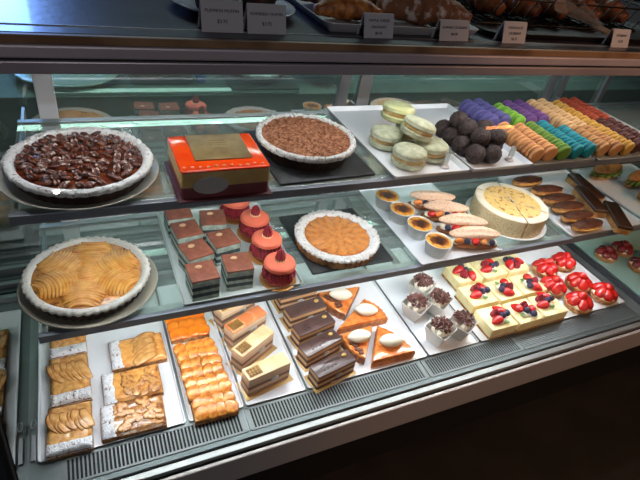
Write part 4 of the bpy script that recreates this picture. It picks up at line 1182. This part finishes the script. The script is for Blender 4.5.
def card(x, y, rz, w, h, lines, label):
    t = empty('price_card', (x, y, ZC + .0002), rz)
    bm = B()
    tilt = .30
    for s in (0, 1):   # folded tent card: front leaf and back leaf
        vs = box(bm, -w / 2, w / 2, -.0005, .0005, 0, h)
        M = Matrix.Translation((0, (0 if s == 0 else .026), 0)) @ Matrix.Rotation(-tilt if s == 0 else tilt, 4, 'X')
        for v in vs: v.co = M @ v.co
    link('card', bm, mat('white_card', (188, 184, 188), rough=.7), t, False)
    for i, (s, sz) in enumerate(lines):
        cu = bpy.data.curves.new('lettering', 'FONT'); cu.body = s; cu.size = sz; cu.align_x = 'CENTER'; cu.align_y = 'CENTER'; cu.extrude = .0002
        tmp = bpy.data.objects.new('lettering_tmp', cu); COL.objects.link(tmp)
        dg = bpy.context.evaluated_depsgraph_get(); me = bpy.data.meshes.new_from_object(tmp.evaluated_get(dg))
        bpy.data.objects.remove(tmp)
        me.name = 'lettering'; me.materials.clear(); me.materials.append(mat('black_ink', (30, 28, 32), rough=.8))
        zz = h * (.72 - .26 * i) if len(lines) > 2 else h * (.66 - .32 * i)
        M = Matrix.Rotation(-tilt, 4, 'X') @ Matrix.Translation((0, -.0008, zz)) @ Matrix.Rotation(PI / 2, 4, 'X')
        me.transform(M)
        o = bpy.data.objects.new('lettering', me); COL.objects.link(o); o.parent = t
    return tag(t, label, 'price card', 'white price cards along the counter')
card(.211, .786, .03, .066, .046, (('PUMPKIN MUFFIN', .0068), ('$3.95', .0075)), 'white price card reading PUMPKIN MUFFIN in front of the oval dish')
card(.283, .786, .03, .066, .044, (('RASPBERRY MUFFIN', .0062), ('$3.95', .0075)), 'white price card reading RASPBERRY MUFFIN beside the pumpkin muffin card')
card(.491, .786, .06, .062, .040, (('HAM & CHEESE', .0066), ('CROISSANT', .0062), ('$4.95', .0070)), 'white price card in front of the orange brown ham and cheese croissant')
card(.658, .786, .06, .072, .036, (('ALMOND CROISSANT', .0062), ('$4.50', .0068)), 'white price card in front of the sugar dusted croissant')
card(.810, .786, .05, .064, .040, (('CHOCOLATE', .0068), ('CROISSANT', .0066), ('$4.25', .0070)), 'white price card at the corner of the dark metal tray')
card(1.130, .784, .02, .060, .038, (('CROISSANT', .0070), ('$3.50', .0070)), 'white price card farthest along, beside the clear scoop')

tray('white_platter', .392, .735, .800, 1.06, ZC, 'white rectangular platter of croissants on the counter', h=.018, flare=.014, corner=.02, m=mat('platter_white', (196, 194, 196), rough=.25))
def croissant(name, m, L, R, seed, bend=.35):
    bm = B(); n = 40; pts = []; rad = []
    for i in range(n):
        u = -1 + 2 * i / (n - 1)
        pts.append((u * L, -bend * L * u * u, R * .92 - .25 * R * u * u))
        base = R * (1 - .62 * abs(u) ** 1.5)
        ridge = .88 + .14 * abs(math.cos(u * 9.2)) ** .6
        rad.append(max(base * ridge, .004))
    tube(bm, pts, rad, 20, flat=.86)
    for v in bm.verts: v.co += v.co.normalized() * .0015 * noise.noise(v.co * 60 + Vector((seed, 0, 0)))
    zmin = min(v.co.z for v in bm.verts)
    for v in bm.verts: v.co.z -= zmin
    return link(name, bm, m, None, True)
CR1 = mat('cheese_croissant', (186, 110, 42), (116, 56, 22), 45, .42, .62, rough=.5, bump=.7, bscale=70)
CR2 = mat('dusted_croissant', (126, 76, 46), (196, 180, 172), 55, .52, .66, rough=.7, bump=.7, bscale=80)
CR3 = mat('brown_croissant', (136, 78, 40), (84, 44, 24), 30, .4, .64, rough=.45, bump=.4, bscale=60)
o = croissant('ham_croissant', CR1, .066, .027, 1, .12); o.location = (.470, .880, ZC + .0035); o.rotation_euler = (0, 0, -.06); tag(o, 'orange brown cheese topped croissant on the white platter', 'croissant')
for i, (x, y, rz, d) in enumerate(((.635, .872, -.45, 'at the front of the white platter'), (.478, .985, -.05, 'behind the cheese topped one'), (.640, .968, -.22, 'at the back of the white platter'))):
    o = croissant('almond_croissant', CR2, .090, .040, i + 2, .2); o.location = (x, y, ZC + .0035); o.rotation_euler = (0, 0, rz); tag(o, 'large almond croissant dusted with sugar, ' + d, 'croissant', 'sugar dusted croissants')

# dark metal tray with a wire basket of croissants
tray('dark_metal_tray', .765, 1.42, .812, 1.36, ZC, 'large dark metal tray under the wire basket of croissants', h=.012, flare=.006, m=mat('dark_tray', (46, 42, 42), rough=.4, metal=.6), corner=.03)
WIRE = mat('black_wire', (20, 17, 16), rough=.4, metal=.5)
t = tag(empty('wire_basket', (1.08, 1.112, ZC + .0036)), 'black wire basket full of brown croissants on the dark metal tray', 'basket')
hx, hy, H = .285, .20, .105
def loopz(z, g=0): return [(x, y, z) for x, y in rrect(hx + g, hy + g, .03, 6)]
bm = B(); tube(bm, loopz(H, .02), .0035, 8, closed=True); tube(bm, loopz(H * .55, .012), .0022, 6, closed=True); tube(bm, loopz(.003, 0), .0026, 6, closed=True); link('basket_hoops', bm, WIRE, t, True)
bm = B()
for i in range(11):
    x = -hx + .04 + i * (2 * hx - .08) / 10
    tube(bm, [(x + .045, -hy - .02, H), (x, -hy, .003), (x, hy, .003), (x + .045, hy + .02, H)], .002, 6)
for i in range(8):
    y = -hy + .04 + i * (2 * hy - .08) / 7
    tube(bm, [(-hx - .02, y, H), (-hx, y, .003), (hx, y, .003), (hx + .02, y, H)], .002, 6)
link('basket_wires', bm, WIRE, t, True)
S = None; k = 0
g = 'brown croissants in the wire basket'
names = ['at the near end, front row', 'second along the front row', 'third along the front row', 'fourth along the front row', 'at the far end of the front row']
proto = croissant('croissant', CR3, .062, .037, 9, .18); S = Series(proto)
for layer in range(2):
    for r in range(3 if layer == 0 else 2):
        for c in range(5 if layer == 0 else 4):
            x = .872 + c * .104 + (.052 if layer else 0); y = .982 + r * .128 + (.064 if layer else 0)
            row = ('front', 'middle', 'back')[r]
            S.put((x, y, ZC + .0095 + layer * .060), 0, 'basket croissant, %s layer, %s row, %s from the muffin end' % ('upper' if layer else 'lower', row if layer == 0 else ('front', 'back')[r], ORD[c]), 'croissant', g, rot=(0, 0, 1.45 + .22 * math.sin(c * 2.3 + r + layer)))
# clear scoop lying against the basket
bm = B()
n = 14; V = []
for i in range(n + 1):
    u = i / n
    V.append([])
    for j in range(11):
        a = -PI * .5 + PI * j / 10
        rr = .012 + .026 * u
        V[i].append(bm.verts.new((.095 * u + .010 * math.cos(a) * u, rr * math.sin(a), .040 - rr * math.cos(a) * .9)))
for i in range(n):
    for j in range(10): bm.faces.new((V[i][j], V[i + 1][j], V[i + 1][j + 1], V[i][j + 1]))
bmesh.ops.solidify(bm, geom=list(bm.faces), thickness=.0018)
tube(bm, [(-.06, 0, .040), (-.02, 0, .034), (.012, 0, .030)], [.007, .006, .007], 10)
zmin = min(v.co.z for v in bm.verts)
for v in bm.verts: v.co.z -= zmin
o = link('clear_scoop', bm, glass_mat('clear_plastic', (.80, .76, .74), 1, 1.5, .05, haze=(.6, .55, .52, .22)), None, 'auto', (1.085, .842, ZC + .0048)); o.scale = (1.1, 1.05, 1.1); o.rotation_euler = (0, -.40, 3.0)
tag(o, 'clear plastic scoop leaning at the front of the dark metal tray', 'scoop')

# ------------------------------------------------------------------ assumed room lights and added unseen fills
def lamp(name, kind, loc, energy, col, size=.3, size_y=None, rot=None, spot=None, target=None):
    L = bpy.data.lights.new(name, kind); L.energy = energy; L.color = [v for v in lin(col)[:3]]
    if kind == 'AREA':
        L.shape = 'RECTANGLE'; L.size = size; L.size_y = size_y or size
    else: L.shadow_soft_size = size
    if spot: L.spot_size = spot; L.spot_blend = .5
    o = bpy.data.objects.new(name, L); COL.objects.link(o); o.location = loc
    if target is not None: o.rotation_euler = (Vector(target) - Vector(loc)).to_track_quat('-Z', 'Y').to_euler()
    elif rot: o.rotation_euler = rot
    return o
lamp('assumed_blue_light', 'AREA', (-.52, 4.3, 2.14), 34, (120, 165, 255), .5, .56, target=(0, .9, 1.3))  # unseen blue light assumed from glare on the counter top; no window built
lamp('rear_fill', 'AREA', (1.0, 1.80, 2.2), 14, (214, 240, 236), 2.6, .12, target=(1.0, 1.58, .9))  # unseen fill added to lighten the area behind the case
lamp('board_fill', 'AREA', (.9, 1.60, 1.24), 8, (220, 250, 240), 2.6, .04, rot=(0, 0, 0))  # unseen lamp added to brighten the white strip below it
lamp('front_fill', 'AREA', (.1, -2.8, 2.92), 31, (240, 238, 244), 1.0, .8, target=(.4, .6, .8))  # unseen fill added to brighten the front rail and price cards
lamp('assumed_warm_light', 'SPOT', (2.4, -1.2, 2.7), 120, (255, 190, 140), .06, spot=.75, target=(1.55, .6, .9))  # unseen warm lamp assumed for orange glare on rail and trim; no pendant built

def assumed_wall_lamp(loc, sx, sz, c, s, label):  # unseen lamp, assumed as the source of a glint in the front glass
    t = tag(empty('assumed_wall_lamp', loc), label, 'lamp')
    bm = B(); box(bm, -sx - .02, sx + .02, -.03, 0, -sz - .02, sz + .02, bev=.006); link('lamp_back', bm, BLACK, t, False)
    bm = B(); box(bm, -sx, sx, 0, .03, -sz, sz, bev=.008); link('lamp_shade', bm, emit_mat('lamp_' + label.split()[0], c, s), t, False)
assumed_wall_lamp((5.36, -3.96, 1.28), .26, .022, (255, 160, 90), 26, 'amber bar lamp assumed on the shop wall')
assumed_wall_lamp((-.35, -3.96, .88), .032, .022, (255, 248, 240), 60, 'white square lamp assumed on the shop wall')
w = bpy.data.worlds.new('room_air'); SC.world = w; w.use_nodes = True
w.node_tree.nodes['Background'].inputs[0].default_value = (.02, .021, .024, 1); w.node_tree.nodes['Background'].inputs[1].default_value = 1.0

# ------------------------------------------------------------------ camera
R = ((0.90751996, -0.3935055, 0.14683643), (-0.13096881, -0.59730119, -0.7912512), (0.39906727, 0.69884527, -0.5935997))
cam = bpy.data.cameras.new('camera'); co = bpy.data.objects.new('camera', cam); COL.objects.link(co)
right = Vector(R[0]); down = Vector(R[1]); fwd = Vector(R[2])
M = Matrix((( right.x, -down.x, -fwd.x, 0), (right.y, -down.y, -fwd.y, 0), (right.z, -down.z, -fwd.z, 1.52), (0, 0, 0, 1)))
co.matrix_world = M
cam.sensor_fit = 'HORIZONTAL'; cam.sensor_width = 36; cam.lens = 36 * 493.46 / 640; cam.clip_start = .02
SC.camera = co
SC.view_settings.view_transform = 'Standard'; SC.view_settings.look = 'None'; SC.view_settings.gamma = 1; SC.view_settings.use_curve_mapping = False
SC.view_settings.exposure = 0.0
SC.cycles.use_denoising = True
SC.cycles.max_bounces = 10; SC.cycles.transparent_max_bounces = 24; SC.cycles.glossy_bounces = 5
SC.cycles.caustics_reflective = False; SC.cycles.caustics_refractive = False
